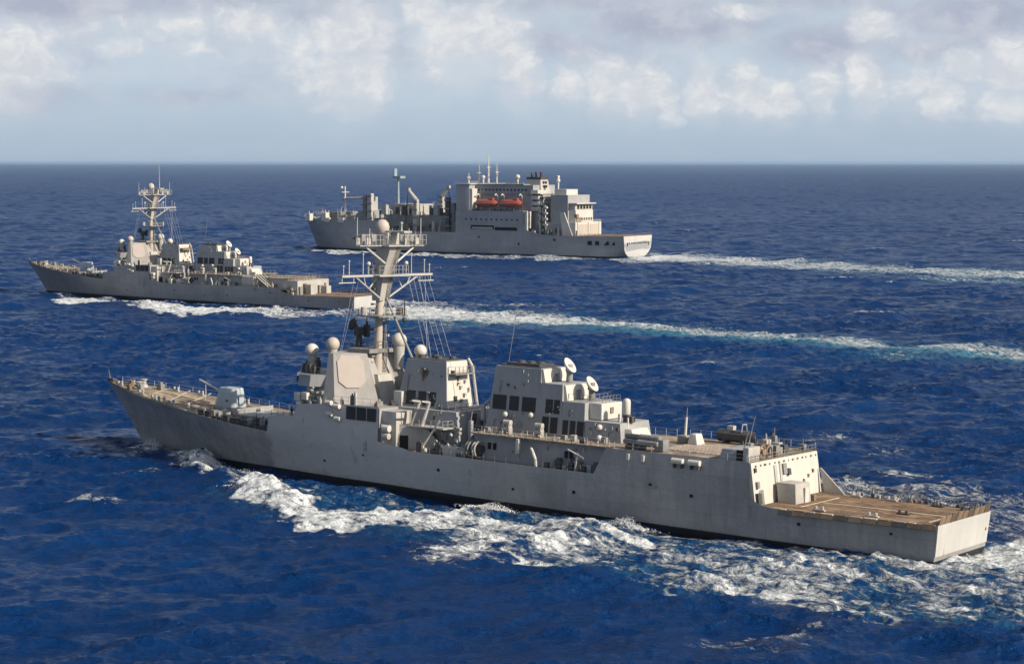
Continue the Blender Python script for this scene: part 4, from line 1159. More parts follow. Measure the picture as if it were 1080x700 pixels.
        MB().cyl((152.9, -6.3, 2.6), (153.9, -6.6, 2.2), .2, .2, 8).cyl((153.2, 6.2, 3.2), (153.75, 6.2, 3.2), .22, .22, 10).build('stern_chock', 'brown', T)
        for s, w in ((136, -6.9), (141, -6.9), (147.5, -6.4), (151.5, -6.0), (147.0, 2.2), (138, 6.6), (145, 6.3)):
            MB().box(s - .8, s + .8, w - .25, w + .25, 4.2, 4.36).cyl((s - .45, w, 4.3), (s - .45, w, 4.75), .2, .2, 8).cyl((s + .45, w, 4.3), (s + .45, w, 4.75), .2, .2, 8).build('bollard', 'dark' if s > 145 else 'pale', T)
    else:
        # ---------------- older after end: open deck with launchers and a boat ramp
        A2 = MB().box(108.6, 126.4, -6.4, 6.4, 5.6, 8.8).build('after_deckhouse', 'pale', T)
        MB().box(108.8, 127.0, -6.8, 6.8, 8.8, 8.95).build('upper_deck', 'deck', T)
        railing([(109, 6.7, 8.95), (126.8, 6.7, 8.95), (126.8, -6.7, 8.95)], T, 'mid', 1.0, 1.6, .06)
        MB().box(108.7, 113.4, 6.2, 8.3, 5.7, 9.2).build('side_deckhouse', 'pale', T, bevel=.1)
        for k in range(4):
            MB().cyl((114.0 + k * .7, 8.2 - k * .7, 9.8), (120.0 + k * .5, 8.5 - k * .8, 6.2), .24, .24, 10).build('missile_canister', 'pale', T)
        MB().hoop((115.0, 8.6, 7.4), (.3, 1, 0), 1.1, .2, 18).build('hose_reel', 'brown', T)
        for k in range(24):
            s = rnd.uniform(110, 130)
            w = rnd.uniform(5.2, 8.4)
            a, h = rnd.uniform(.35, .9), rnd.uniform(.7, 2.4)
            z = 5.7 if s < 126 else 4.1
            MB().box(s - a, s + a, w - a * .6, w + a * .6, z, z + h).cyl((s, w, z + h), (s, w, z + h + .5), a * .4, a * .3, 8).build('deck_locker', ['pale', 'brown', 'white', 'mid', 'brown'][k % 5], T, bevel=.06)
        HW = MB().box(126.4, 131.2, -7.6, 7.4, 4.0, 8.4).build('after_wall', 'pale', T)
        for w0, w1, h1, mt in ((5.8, 7.0, 6.6, 'mid'), (3.6, 4.8, 7.4, 'brown'), (-.6, 1.6, 7.0, 'pale'), (-4.0, -2.2, 6.6, 'mid'), (-6.8, -5.4, 7.2, 'pale')):
            MB().box(131.2, 131.9, w0, w1, 4.1, h1).build('wall_locker', mt, HW)
        MB().box(131.9, 134.2, 2.0, 4.6, 4.1, 7.2).box(131.9, 134.0, -5.4, -3.2, 4.1, 6.4).build('flight_deck_shed', 'pale', T)
        railing([(126.6, 7.2, 8.4), (131, 7.2, 8.4), (131, -7.2, 8.4)], T, 'brown', 1.2, 1.3, .09)
        railing([(134, -8.4, 4.1), (144, -7.9, 4.1), (153.6, -7.4, 4.2), (153.6, 7.4, 4.2)], T, 'brown', 1.0, 1.3, .09)
        for k in range(20):
            s = rnd.uniform(74, 106)
            w = rnd.uniform(7.7, 8.8)
            a, h = rnd.uniform(.25, .5), rnd.uniform(.8, 1.9)
            MB().box(s - a, s + a, w - .3, w + .3, 5.7, 5.7 + h).build('deck_locker', ['white', 'mid', 'dark', 'pale'][k % 4], T)
        MB().box(75.5, 77.2, -2.0, 2.0, 16.5, 17.0).build('funnel_intake', 'brown', T)
    return T

# ================================================================== supply ship
S_BD = [(0, .4), (4, 4.0), (9, 7.6), (16, 10.8), (26, 13.8), (40, 15.7), (60, 16.1), (150, 16.1), (190, 15.6), (210, 14.6)]
S_BW = [(8, .1), (16, 3.4), (28, 8.4), (42, 12.6), (60, 15.4), (80, 16), (160, 16), (195, 14.6), (210, 12.6)]


def s_stem(z):
    return 8.5 * (1 - max(z, -4) / 17.0) ** .9 if z < 17 else 0.0


def supply_ship(pose, heel):
    T = root('supply_ship', 'large grey supply ship with two orange lifeboats, farthest from the camera', 'supply ship', (pose[0], pose[1], 0), (heel, 0, pose[2]))
    TOPZ = [(0, 17.0), (30, 16.4), (61.9, 16.3), (62, 11.3), (111.8, 11.1), (112, 22.4), (153.5, 22.3), (154, 11.0), (176, 10.7), (210, 10.9)]
    stations = [0, 1, 2.5, 5, 8, 12, 17, 23, 30, 38, 46, 54, 61.9, 62, 75, 90, 105, 111.8, 112, 120, 130, 140, 153.4, 153.9, 165, 176, 188, 198, 204, 208, 210]
    rows = []
    for s in stations:
        top = lerp(TOPZ, s)
        zs = [-4, -2, 0, .6, 1.2, 2.5, 4.5, 6.5, 8.5, min(10.6, top), top]
        r = []
        for z in zs:
            ss = s + s_stem(z) * max(0, 1 - s / 50)
            wl = lerp(S_BW, s + 8.5 * max(0, 1 - s / 50))
            bd = lerp(S_BD, s)
            t = min(max(z, 0) / 13.0, 1)
            a = wl + (bd - wl) * t ** 1.2
            if z < 0:
                a = max(.1, wl * (1 + .05 * z))
            if s >= 204:      # rounded lower corners of the stern
                k = (s - 204) / 6.0
                a *= 1 - k * max(0, 1 - z / 5.0) ** 2.2 * .5
                ss -= k * max(0, 6 - z) * .12
            r.append((ss, a, z))
        rows.append(r)
    hull = MB()
    v, f = loft(rows)
    hull.add(v, f)
    hull.add([(a, -b, c) for a, b, c in v], f)
    n = len(rows[0])
    last, off = (len(rows) - 1) * n, len(v)
    hull.f += [(i, i + 1, off + i + 1, off + i) for i in range(n - 1)]
    hull.f += [(last + i, last + i + 1, off + last + i + 1, off + last + i) for i in range(n - 1)]
    H = hull.build('hull', 'hull_far', T)

    def deck(s0, s1, h, mat, nm, inset=.3):
        q = []
        for i in range(21):
            s = s0 + (s1 - s0) * i / 20
            w = max(.2, lerp(S_BD, s) - inset)
            q.append([(s, w, h(s)), (s, -w, h(s))])
        a, b = loft(q)
        return MB().add(a, b).build(nm, mat, T, smooth=False)
    deck(1, 62, lambda s: lerp(TOPZ, min(s, 61.8)) - 1.0, 'mid', 'foredeck')
    deck(61.8, 112, lambda s: 11.0, 'mid', 'cargo_deck')
    deck(153, 178, lambda s: 10.5, 'mid', 'main_deck')
    FL = deck(176, 209.7, lambda s: lerp(TOPZ, s) - .05, 'flight', 'flight_deck', .15)
    MB().box(209.1, 209.9, -14, 14, 10.9, 11.05).build('deck_edge_strip', 'flight', FL)
    railing([(0.6, 1.4, 17), (4, 3.6, 16.9), (9, 7.2, 16.8), (13, 9.2, 16.7)], T, 'white', 1.6, 1.2, .16)
    railing([(178, 15.4, 10.8), (194, 15.1, 10.8), (209.5, 14.3, 10.9), (209.5, -14.3, 10.9)], T, 'brown', 1.1, 2.5, .08)
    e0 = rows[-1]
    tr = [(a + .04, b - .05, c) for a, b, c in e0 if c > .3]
    MB().frustum([(a, b, c) for a, b, c in tr] + [(a, -b, c) for a, b, c in reversed(tr)], [(a + .05, b, c) for a, b, c in tr] + [(a + .05, -b, c) for a, b, c in reversed(tr)]).build('transom', 'stern', H)  # added end plate; its lighter grey stands for sun on the stern
    # stern openings and side ports
    for k in range(12):
        w = -10.5 + k * 1.9
        MB().box(209.0, 210.16, w - .5, w + (.42 if k % 3 else .1), 7.0 + (0 if k not in (0, 11) else -.9), 7.8).build('mooring_port', 'black', H, smooth=False)
    for s, w in ((191.5, 2.4), (195.5, 2.2), (200.5, 2.8), (204.4, 1.4)):
        hw = lerp(S_BW, s) + (lerp(S_BD, s) - lerp(S_BW, s)) * (7.4 / 13) ** 1.2
        MB().box(s - w * .5, s + w * .5, hw - 1.0, hw + .06, 6.4, 8.4).build('mooring_port', 'black', H, smooth=False)
    for s0, s1, h in ((45, 46.2, 6), (70, 71, 5), (150, 151, 5.5), (171, 172, 8), (126, 126.8, 8.5)):
        MB().box(s0, s1, 15.5, 16.18, h, h + 1).build('side_port', 'black', H, smooth=False)
    for s, l in ((24.5, 3.2), (34.6, 4.0)):
        w = lerp(S_BD, s + l * .5)
        MB().box(s, s + l, w - 1.2, w + .35, 14.8, 17.2).build('fairlead_box', 'white', H, bevel=.2)
    # forecastle gear
    rnd = random.Random(11)
    MB().box(24, 31, -9, 9, 15.5, 20.2).build('forward_deckhouse', 'mid', T)
    MB().box(31, 46, -8, 8, 15.5, 18.4).box(44, 52, -10, 10, 15.4, 21.4).build('forward_deckhouse', 'grey', T)
    MB().box(14.5, 22.5, 3.5, 9, 18.4, 19.0).build('gear_platform', 'pale', T)
    railing([(13, 9, 19.0), (24, 10, 19.4)], T, 'white', 1.6, 1.6, .12)
    for k in range(16):
        s, w = rnd.uniform(10, 58), rnd.uniform(-9, 12)
        a, h = rnd.uniform(.6, 1.5), rnd.uniform(1.5, 5)
        MB().box(s - a, s + a, w - a, w + a, 15.4, 15.4 + h).cyl((s, w, 15.4 + h), (s, w, 15.4 + h + rnd.uniform(.5, 2)), .2, .15, 6).build('cargo_gear', ['pale', 'mid', 'brown', 'white'][k % 4], T)
    F = MB().cyl((27.6, 0, 20), (27.6, 0, 34.0), .55, .35, 10).build('foremast', 'white', T)
    MB().box(27.1, 28.1, -3.2, 3.2, 30.6, 30.9).box(27, 28.2, -1.4, 1.4, 27.4, 27.7).sphere((26.6, 1.6, 33.2), .8, 10, 8).build('mast_platform', 'white', F)
    MB().cyl((25.2, 0, 27.5), (43.5, 0, 27.8), .55, .55, 8).box(42.4, 47.6, -3, 3, 20.6, 28.4).build('cargo_boom', 'pale', T)
    MB().box(43.4, 48.4, 2.8, 3.4, 21.5, 27.6).build('winch_screen', 'teal', T)

    def kingpost(s, w, h0, h1, inward, nm='kingpost', mt='pale', t=1.3, reach=5.0):
        K = MB().frustum([(s - t, w - t, h0), (s + t, w - t, h0), (s + t, w + t, h0), (s - t, w + t, h0)], [(s - t * .8, w - t * .8, h1), (s + t * .8, w - t * .8, h1), (s + t * .8, w + t * .8, h1), (s - t * .8, w + t * .8, h1)]).build(nm, mt, T)
        if inward:
            MB().cyl((s, w, h1 - .4), (s + inward * reach, w, h1 + reach * 1.0), t * .95, t * .6, 8).box(s + inward * reach - .8, s + inward * reach + .8, w - .8, w + .8, h1 + reach - .6, h1 + reach + .9).build('kingpost_head', mt, K)
            for k in range(3):
                MB().cyl((s + inward * reach, w + .3, h1 + reach), (s + inward * (reach + 1 + k * .6), w + .3, h0 + 2 + k), .10, .10, 5).build('fuel_hose', 'dark', K)
        for k in range(4):
            z = h0 + (h1 - h0) * (k + .6) / 4
            MB().box(s - t * 1.5, s + t * 1.2, w + t * .7, w + t * 1.2, z, z + .8).build('kingpost_platform', 'mid', K)
        return K
    kingpost(54.2, 12.0, 14.4, 30.4, 0, t=1.5)
    kingpost(50.5, 11.8, 14.4, 29.0, 0, mt='mid', t=1.2)
    kingpost(84.2, 12.2, 11.2, 27.6, -1)
    kingpost(86.2, -8.0, 19.4, 29.2, 1, reach=4.6)
    kingpost(105.0, 12.6, 11.2, 28.8, 0, nm='kingpost', mt='dark', t=1.2)
    kingpost(107.6, 11.2, 11.2, 26.0, 0, mt='mid', t=1.1)
    P2 = MB().cyl((63.5, 0, 11), (63.5, 0, 38.6), .95, .55, 12).build('signal_mast', 'teal', T)
    MB().box(61.4, 66.6, -2.2, 2.2, 38.4, 39.6).box(61.6, 62.0, -1.2, 1.2, 39.6, 43.5).build('mast_platform', 'teal', P2)
    MB().taper(62, 112, 11.2, 11.05, 62.5, 111.9, 11.0, 19.4).build('cargo_house', 'mid', T)
    MB().box(64, 82, -6, 6, 19.4, 25.0).build('cargo_house', 'pale', T)
    for k in range(34):
        s, w = rnd.uniform(58, 110), rnd.uniform(2, 14.6)
        a = rnd.uniform(.5, 1.6)
        z = 11.1 if w > 11.4 else 19.4
        h = rnd.uniform(1.2, 5.5)
        MB().box(s - a, s + a, w - a * .7, w + a * .7, z, z + h).build('cargo_gear', ['mid', 'dark', 'pale', 'brown', 'grey', 'dark'][k % 6], T)
    railing([(62, 15.9, 11.2), (90, 15.9, 11.2), (111, 15.9, 11.1)], T, 'mid', 1.2, 2.6, .09)

    for k in range(46):
        s, w = rnd.uniform(14, 110), rnd.uniform(4, 15)
        if s < 16 + 0 and w > 8:
            continue
        z = (15.5 if s < 62 else (11.1 if w > 11.4 else 19.4))
        w = min(w, lerp(S_BD, s) - 1.5)
        h = rnd.uniform(2.5, 8.0)
        MB().cyl((s, w, z), (s + rnd.uniform(-1.5, 1.5), w, z + h), rnd.uniform(.15, .4), .12, 6).box(s - .5, s + .6, w - .5, w + .4, z, z + h * rnd.uniform(.2, .6)).build('cargo_gear', ['pale', 'mid', 'dark', 'grey', 'white'][k % 5], T)
    # main house
    MB().box(112.2, 120.4, -15.9, 15.9, 10.8, 35.6).build('bridge_tower', 'grey', T, bevel=.1)
    MB().box(112.05, 112.25, -14, 14, 31.6, 33.2).build('bridge_window', 'glass', T)
    MB().box(111.4, 121.2, -16.4, 16.4, 35.6, 36.0).build('bridge_roof', 'white', T)
    railing([(111.6, 16.2, 36), (121, 16.2, 36), (121, 9, 36)], T, 'white', 1.1, 1.6, .1)
    MB().box(112.3, 153.3, -15.7, 15.7, 10.8, 22.2).build('main_house', 'grey', T)
    HS = MB().box(120.3, 155.4, -10.4, 10.4, 22.2, 35.4).build('upper_house', 'hull_far', T)
    MB().box(120.6, 155.8, -10.9, 10.9, 30.6, 31.0).box(120.6, 150.0, -10.7, 10.7, 35.4, 35.9).build('house_deck_edge', 'mid', HS)
    for k in range(14):
        MB().box(122 + k * 2.2, 123.2 + k * 2.2, 10.38, 10.45, 32.4, 33.4).build('house_window', 'glass', HS, smooth=False)
    for k in range(11):
        MB().box(118 + k * 3.1, 119.1 + k * 3.1, 15.98, 16.16, 17.6, 18.4).build('house_window', 'glass', HS, smooth=False)
    MB().box(121.5, 135.6, 15.6, 16.2, 13.0, 15.0).build('boarding_recess', 'black', HS, smooth=False)
    MB().box(136.2, 149.5, 15.6, 16.2, 12.6, 14.2).build('boarding_recess', 'black', HS, smooth=False)
    MB().box(122.3, 134.9, 15.9, 16.3, 13.2, 14.1).build('recess_screen', 'pale', HS)
    MB().box(120.4, 122.0, 10.4, 15.6, 22.2, 33.5).build('house_buttress', 'white', HS)
    MB().box(148, 153.2, 10.6, 15.8, 22.25, 22.6).build('boat_deck', 'pale', HS)
    for k in range(16):
        MB().box(122.2 + k * 1.85, 123.0 + k * 1.85, 14.9, 15.7, 22.2, 23.0 + .5 * (k % 2)).build('boat_deck_fitting', 'dark', HS)
    # stepped lit galleries at the after end of the house
    for k, z in enumerate((22.6, 25.4, 28.2, 31.0)):
        MB().box(154.5, 160.5, -9.5, 11.5, z, z + .3).box(154.6, 159.5 - k * .3, 2, 10.9, z + .3, z + 1.9).build('gallery', 'white', T)
        railing([(155, 11.3, z + .3), (160.4, 11.3, z + .3), (160.4, -9.3, z + .3)], T, 'white', 1.1, 1.4, .1)
    MB().box(153.6, 160, -9, 9, 10.8, 31.0).build('after_house', 'grey', T)
    MB().box(153.6, 155.2, 11.5, 15.6, 11, 22.2).build('house_buttress', 'white', T)
    MB().box(160, 176, -12.5, 12.3, 10.6, 17.0).build('after_house', 'grey', T)
    MB().box(166, 176, -10.5, 10.5, 17.0, 30.6).build('after_house', 'grey', T)
    MB().box(165.8, 172.8, -4.2, 6.6, 30.6, 33.4).build('after_house', 'white', T)
    for s, w, z0, z1, r, mt in ((161.6, 13.2, 11, 29.6, .55, 'white'), (164.4, 13.0, 11, 25.4, .4, 'white'), (163.0, 13.6, 11, 30.5, .5, 'dark')):
        K = MB().cyl((s, w, z0), (s, w, z1), r, r * .8, 10).build('kingpost', mt, T)
        for k in range(4):
            z = z0 + (z1 - z0) * (.3 + .2 * k)
            MB().box(s - 1.3, s + 1.0, w - .8, w + .5, z, z + .9).build('kingpost_platform', mt, K)
    for k in range(14):
        s, w = rnd.uniform(155, 172), rnd.uniform(12.6, 15.4)
        a, h = rnd.uniform(.4, 1.0), rnd.uniform(1, 4.5)
        MB().box(s - a, s + a, w - a * .6, w + a * .6, 10.6, 10.6 + h).build('cargo_gear', ['mid', 'dark', 'pale'][k % 3], T)
    # funnel
    FN = MB().taper(146.6, 156.4, 4.6, 31, 147.4, 155.4, 3.4, 39.0).build('funnel', 'pale', T)
    MB().taper(147.2, 155.7, 3.6, 38.2, 147.0, 155.8, 3.7, 39.4).build('funnel_cap', 'dark', FN)
    for k in range(4):
        MB().cyl((148.8 + k * 1.5, .8 * (-1) ** k, 39.3), (148.6 + k * 1.5, .8 * (-1) ** k, 41.6 + .3 * (k % 2)), .6, .55, 10).build('exhaust_pipe', 'redpipe' if k % 2 else 'dark', FN)
    for k in range(2):
        for j in range(2):
            z = 34.0 + j * 2
            sx = 156.4 - (z - 31) / 8
            MB().box(sx - .2, sx + .12, -1.9 + 2.2 * k, -.3 + 2.2 * k, z, z + 1.3).build('funnel_louvre', 'black', FN, smooth=False)
    # hangar and its lit after face
    HG = MB().box(176, 181.8, -12.4, 12.8, 10.6, 17.2).build('hangar', 'white', T)
    MB().frustum([(174.6, 12.8, 10.6), (180.4, 12.8, 10.6), (180.4, 13.4, 10.6), (174.6, 13.4, 10.6)], [(173.2, 12.8, 22), (175.6, 12.8, 22), (175.6, 13.4, 22), (173.2, 13.4, 22)]).build('hangar_buttress', 'white', T)
    for k in range(2):
        MB().box(181.8, 181.95, -9.6 + 10.8 * k, -1.2 + 10.8 * k, 10.9, 16.2).build('hangar_door', 'array', HG)
    for k in range(3):
        MB().box(181.9, 182.1, -10 + 10.4 * k, -9.7 + 10.4 * k, 10.8, 17).build('door_track', 'pale', HG)
    MB().box(181.8, 182.1, 11.2, 12.4, 10.8, 13.2).build('hangar_side_door', 'dark', HG)
    railing([(181.6, 12.6, 17.2), (181.6, -12.2, 17.2)], T, 'white', 1.1, 1.4, .1)
    U = MB().box(175.9, 179.8, -7.5, 9.2, 17.2, 23.2).build('control_house', 'white', T)
    for k in range(6):
        MB().box(179.8, 179.9, -6.6 + k * 2.3, -5.2 + k * 2.3, 18.0, 19.4).build('house_window', 'dark', U, smooth=False)
    MB().box(175.9, 179.4, -7.5, 9.2, 23.2, 26.2).build('control_house', 'pale', T)
    for k in range(5):
        MB().box(179.4, 179.5, -6.4 + k * 2.9, -4.4 + k * 2.9, 23.7, 25.5).build('house_window', 'black', U, smooth=False)
    MB().box(174.8, 181.0, -8.6, 10.0, 26.2, 26.7).build('control_roof', 'white', T)
    MB().box(178.4, 180.4, 4.8, 9.0, 17.2, 19.6).box(179, 180.6, 7.4, 9.4, 19.6, 21.2).build('control_gear', 'brown', T, bevel=.2)
    # masts and domes on the house top
    for s, w, z0, z1, r in ((116.0, 10.0, 36, 41.5, .30), (115.5, 0, 36, 45.6, .38), (121.5, 0, 35.8, 51.0, .38), (126.0, -1, 35.8, 46.4, .28)):
        K = MB().cyl((s, w, z0), (s, w, z1), r * 1.6, r * .5, 8).build('signal_mast', 'white', T)
        MB().box(s - .3, s + .3, w - 1.6, w + 1.6, z0 + (z1 - z0) * .55, z0 + (z1 - z0) * .55 + .3).box(s - .9, s + .9, w - .25, w + .25, z0 + (z1 - z0) * .4, z0 + (z1 - z0) * .4 + .3).build('mast_crosstree', 'white', K)
    for s, w, z, r in ((119.6, 2.0, 39.2, 1.05), (139.4, 0, 39.4, 1.3), (163.8, 0, 37.6, 1.1)):
        o = MB().sphere((s, w, z), r, 14, 10).build('radar_dome', 'white', T)
        MB().cyl((s, w, z - r - (2.6 if s < 160 else 4)), (s, w, z - r * .7), r * .4, r * .5, 10).build('dome_pedestal', 'white', o)
    MB().box(163.4, 164.3, -.9, .9, 38.6, 40.2).build('close_in_gun', 'white', T, bevel=.3)
    railing([(121, 10.2, 35.9), (149.5, 10.2, 35.9)], T, 'white', 1.1, 1.6, .1)
    # two lifeboats hanging in their davits
    Mx = Matrix.Translation(Vector((pose[0], pose[1], 0))) @ Matrix.Rotation(pose[2], 4, 'Z') @ Matrix.Rotation(heel, 4, 'X')
    for k, s0 in enumerate((122.6, 137.4)):
        base = Vector((s0 + 6.6, -13.6, 24.4))
        lb = root('lifeboat', ['orange covered lifeboat on the supply ship, the one nearer its bow', 'orange covered lifeboat on the supply ship, the one nearer its funnel'][k], 'lifeboat',
                  Mx @ base, (heel, 0, pose[2]), 'orange lifeboats of the supply ship')
        q = []
        for i in range(13):
            t = -1 + 2 * i / 12
            e = max(0.02, 1 - abs(t) ** 3.2)
            x = 6.9 * t
            b = 1.75 * e ** .55
            q.append([(x, b * math.cos(a) * 1.0, 1.7 + (1.7 if math.sin(a) < 0 else 2.1) * math.sin(a) * e ** .35) for a in [2 * math.pi * j / 14 for j in range(15)]])
        vv, ff = loft(q)
        MB().add(vv, ff).build('boat_hull', 'orange', lb)
        MB().box(2.6, 4.6, -1.0, 1.0, 3.3, 4.3).build('boat_cabin', 'orange', lb, bevel=.2)
        MB().box(-6.0, 6.0, 1.68, 1.82, 1.75, 2.0).build('boat_fender', 'white', lb)
        for d in (-5.4, 5.4):
            p = s0 + 6.6 + d
            MB().tube([(p, 10.4, 23), (p, 11.2, 29.6), (p, 12.6, 30.8), (p, 14.0, 30.2)], .32, 8).build('boat_davit', 'white', T)
    return T


NEAR_POSE, NEAR_HEEL = (-68.2, 317.1, -.654), -.028
FAR_POSE, FAR_HEEL, FAR_SCALE = (-176.6, 693.0, -.6025), .003, 1.035
SUP_POSE, SUP_HEEL = (-113.9, 1048.5, -.5786), -.002
near = destroyer('destroyer', 'large grey destroyer in the foreground with tan decks, nearest the camera', NEAR_POSE, NEAR_HEEL, 1.0, False)
farship = destroyer('destroyer', 'smaller grey destroyer far left, beyond the foreground ship and in front of the supply ship', FAR_POSE, FAR_HEEL, FAR_SCALE, True)
supply = supply_ship(SUP_POSE, SUP_HEEL)

# ================================================================== sailors on the foredeck


def person(label, s, w, h, yaw, pose):
    """one continuous skinned body standing on the near ship's deck"""
    T = near
    Mx = Matrix.Translation(T.location) @ Matrix.Rotation(NEAR_POSE[2], 4, 'Z') @ Matrix.Rotation(NEAR_HEEL, 4, 'X')
    P = root('person', label, 'person', Mx @ Vector((s, -w, h)), (0, 0, yaw), 'sailors standing on the near destroyer')
    J = {'pelvis': (0, 0, .95), 'waist': (0, 0, 1.12), 'chest': (0, 0, 1.36), 'neck': (0, .01, 1.52), 'head': (0, .02, 1.60), 'crown': (0, .02, 1.74)}
    rad = {'pelvis': .145, 'waist': .13, 'chest': .155, 'neck': .06, 'head': .095, 'crown': .085}
    E = [('pelvis', 'waist'), ('waist', 'chest'), ('chest', 'neck'), ('neck', 'head'), ('head', 'crown')]
    for sg, nm in ((1, 'l'), (-1, 'r')):
        fw = .08 * sg if pose == 'stride' else .02
        J.update({nm + 'hip': (.10 * sg, 0, .88), nm + 'knee': (.12 * sg, fw + .03, .48), nm + 'ankle': (.13 * sg, fw * 1.4, .09), nm + 'toe': (.14 * sg, fw * 1.4 + .17, .045),
                  nm + 'sh': (.19 * sg, 0, 1.42), nm + 'elb': (.27 * sg, -.02 + .06 * (pose == 'stride'), 1.14), nm + 'wr': (.26 * sg, .12, .92), nm + 'hand': (.25 * sg, .16, .83)})
        rad.update({nm + 'hip': .095, nm + 'knee': .065, nm + 'ankle': .045, nm + 'toe': .04, nm + 'sh': .07, nm + 'elb': .045, nm + 'wr': .033, nm + 'hand': .035})
        E += [('pelvis', nm + 'hip'), (nm + 'hip', nm + 'knee'), (nm + 'knee', nm + 'ankle'), (nm + 'ankle', nm + 'toe'), ('chest', nm + 'sh'), (nm + 'sh', nm + 'elb'), (nm + 'elb', nm + 'wr'), (nm + 'wr', nm + 'hand')]
    names = list(J)
    me = bpy.data.meshes.new('body')
    me.from_pydata([J[k] for k in names], [(names.index(a), names.index(b)) for a, b in E], [])
    o = bpy.data.objects.new('body', me)
    COL.objects.link(o)
    o.parent = P
    sk = o.modifiers.new('Skin', 'SKIN')
    sk.use_smooth_shade = True
    if not me.skin_vertices:
        bm = bmesh.new()
        bm.from_mesh(me)
        bm.verts.layers.skin.verify()
        bm.to_mesh(me)
        bm.free()
    for i, k in enumerate(names):
        me.skin_vertices[0].data[i].radius = (rad[k],) * 2
        me.skin_vertices[0].data[i].use_root = (k == 'pelvis')
    o.modifiers.new('Sub', 'SUBSURF').levels = 1
    me.materials.append(M['uniform'])
    face = MB().sphere((0, -.075, 1.655), .075, 10, 8, 1.25)
    face.build('face', 'skin', o)
    MB().sphere((0, .01, 1.715), .105, 12, 8, .75).box(-.07, .07, -.17, -.08, 1.69, 1.705).build('cap', 'dark', o)
    return P


person('person in dark blue standing at the near edge of the foreground foredeck', 45.9, 8.6, 6.2, 1.0, 'stand')
person('person in dark blue on the raised step below the foreground bridge', 50.0, 7.4, 8.38, 2.2, 'stride')

# ================================================================== sea
rs = np.random.RandomState(5)


def ocean_tile(N, L, wind_dir, lam_peak, lam_min, lam_max, spread, rms):
    k1 = np.fft.fftfreq(N, L / N) * 2 * np.pi
    kx, ky = np.meshgrid(k1, k1, indexing='ij')
    k = np.hypot(kx, ky)
    k[0, 0] = 1e-6
    kp = 2 * np.pi / lam_peak
    S = np.exp(-1.25 * (kp / k) ** 2) / k ** 4
    S *= np.exp(-(k * lam_min / (2 * np.pi)) ** 2 * .8) * (k > 2 * np.pi / lam_max)
    c = (kx * math.cos(wind_dir) + ky * math.sin(wind_dir)) / k
    S *= np.abs(c) ** spread * (1 - .55 * (c < 0)) + .02
    S[0, 0] = 0
    ph = (rs.randn(N, N) + 1j * rs.randn(N, N)) * np.sqrt(S)
    h = np.fft.ifft2(ph)
    sc_ = rms / h.real.std()
    hx = np.fft.ifft2(1j * kx / k * ph).real * sc_
    hy = np.fft.ifft2(1j * ky / k * ph).real * sc_
    return h.real * sc_, hx, hy, L


def sample(tile, x, y, rot=0.0, scale=1.0):
    h, hx, hy, L = tile
    N = h.shape[0]
    c, s = math.cos(rot), math.sin(rot)
    u = (x * c + y * s) / (L * scale) * N
    v = (-x * s + y * c) / (L * scale) * N
    i0 = np.floor(u).astype(np.int64)
    j0 = np.floor(v).astype(np.int64)
    a, b = u - i0, v - j0
    i0 %= N
    j0 %= N
    i1, j1 = (i0 + 1) % N, (j0 + 1) % N
    out = []
    for q in (h, hx, hy):
        out.append((q[i0, j0] * (1 - a) * (1 - b) + q[i1, j0] * a * (1 - b) + q[i0, j1] * (1 - a) * b + q[i1, j1] * a * b) * scale)
    return out[0], out[1] * c - out[2] * s, out[1] * s + out[2] * c


WIND = R(-70)
tileA = ocean_tile(512, 340.0, R(-76), 28.0, 2.2, 110, 3.0, .46)
tileB = ocean_tile(512, 150.0, R(-94), 5.2, .65, 14, 3.2, .20)
tileN = ocean_tile(256, 64.0, 0.4, 14.0, .8, 40, .2, 1.0)       # plain noise for ragged foam edges

# one sheet from under the viewer to beyond the horizon, rings denser where the ships are
rings = [0.5, 30, 55, 75]
r = 88.0
while r < 24000:
    rings.append(r)
    r += (.42 if r > 165 else .9) if r < 215 else r * .00195 if r < 1500 else r * (.0033 if r < 9000 else .006)
while r < 88000:
    rings.append(r)
    r *= 1.045
rings = np.array(rings)
fine = np.arange(R(-23), R(23), .00105)
coarse = np.concatenate([np.linspace(R(23), R(337), 120)])
ang = np.concatenate([fine, coarse[:-1]])
nr, na = len(rings), len(ang)
RR, AA = np.meshgrid(rings, ang, indexing='ij')
X = (RR * np.sin(AA)).ravel()
Y = (RR * np.cos(AA)).ravel()
D = RR.ravel()
hA, ax_, ay_ = sample(tileA, X, Y)
hA2, ax2, ay2 = sample(tileA, X + 71, Y - 133, .5, 1.63)
hB, bx_, by_ = sample(tileB, X, Y, .2)
fA = np.clip((30000 - D) / 20000, 0, 1) * np.where(D > 6000, 1.3, 1 + .3 * np.clip((D - 2000) / 4000, 0, 1))
fB = np.clip((1100 - D) / 600, 0, 1)
groupiness = .75 + .35 * np.clip(sample(tileN, X, Y, .3, 9.0)[0] / 9.0, -1, 1.4)
Z = (hA * .8 + hA2 * .42) * fA + hB * fB * groupiness
DX = (ax_ * .8 + ax2 * .38) * fA * 1.0 + bx_ * fB * .85
DY = (ay_ * .8 + ay2 * .38) * fA * 1.0 + by_ * fB * .85
n1 = sample(tileN, X, Y, 0.9, .45)[0] / .45
n2 = sample(tileN, X, Y, 0.2, 1.6)[0] / 1.6
n3 = sample(tileN, X, Y, 1.3, 4.3)[0] / 4.3


def to_ship(pose, scale=1.0):
    c, s = math.cos(pose[2]), math.sin(pose[2])
    x, y = X - pose[0], Y - pose[1]
    return (x * c + y * s) / scale, (x * s - y * c) / scale


def sst(x):
    x = np.clip(x, 0, 1)
    return x * x * (3 - 2 * x)


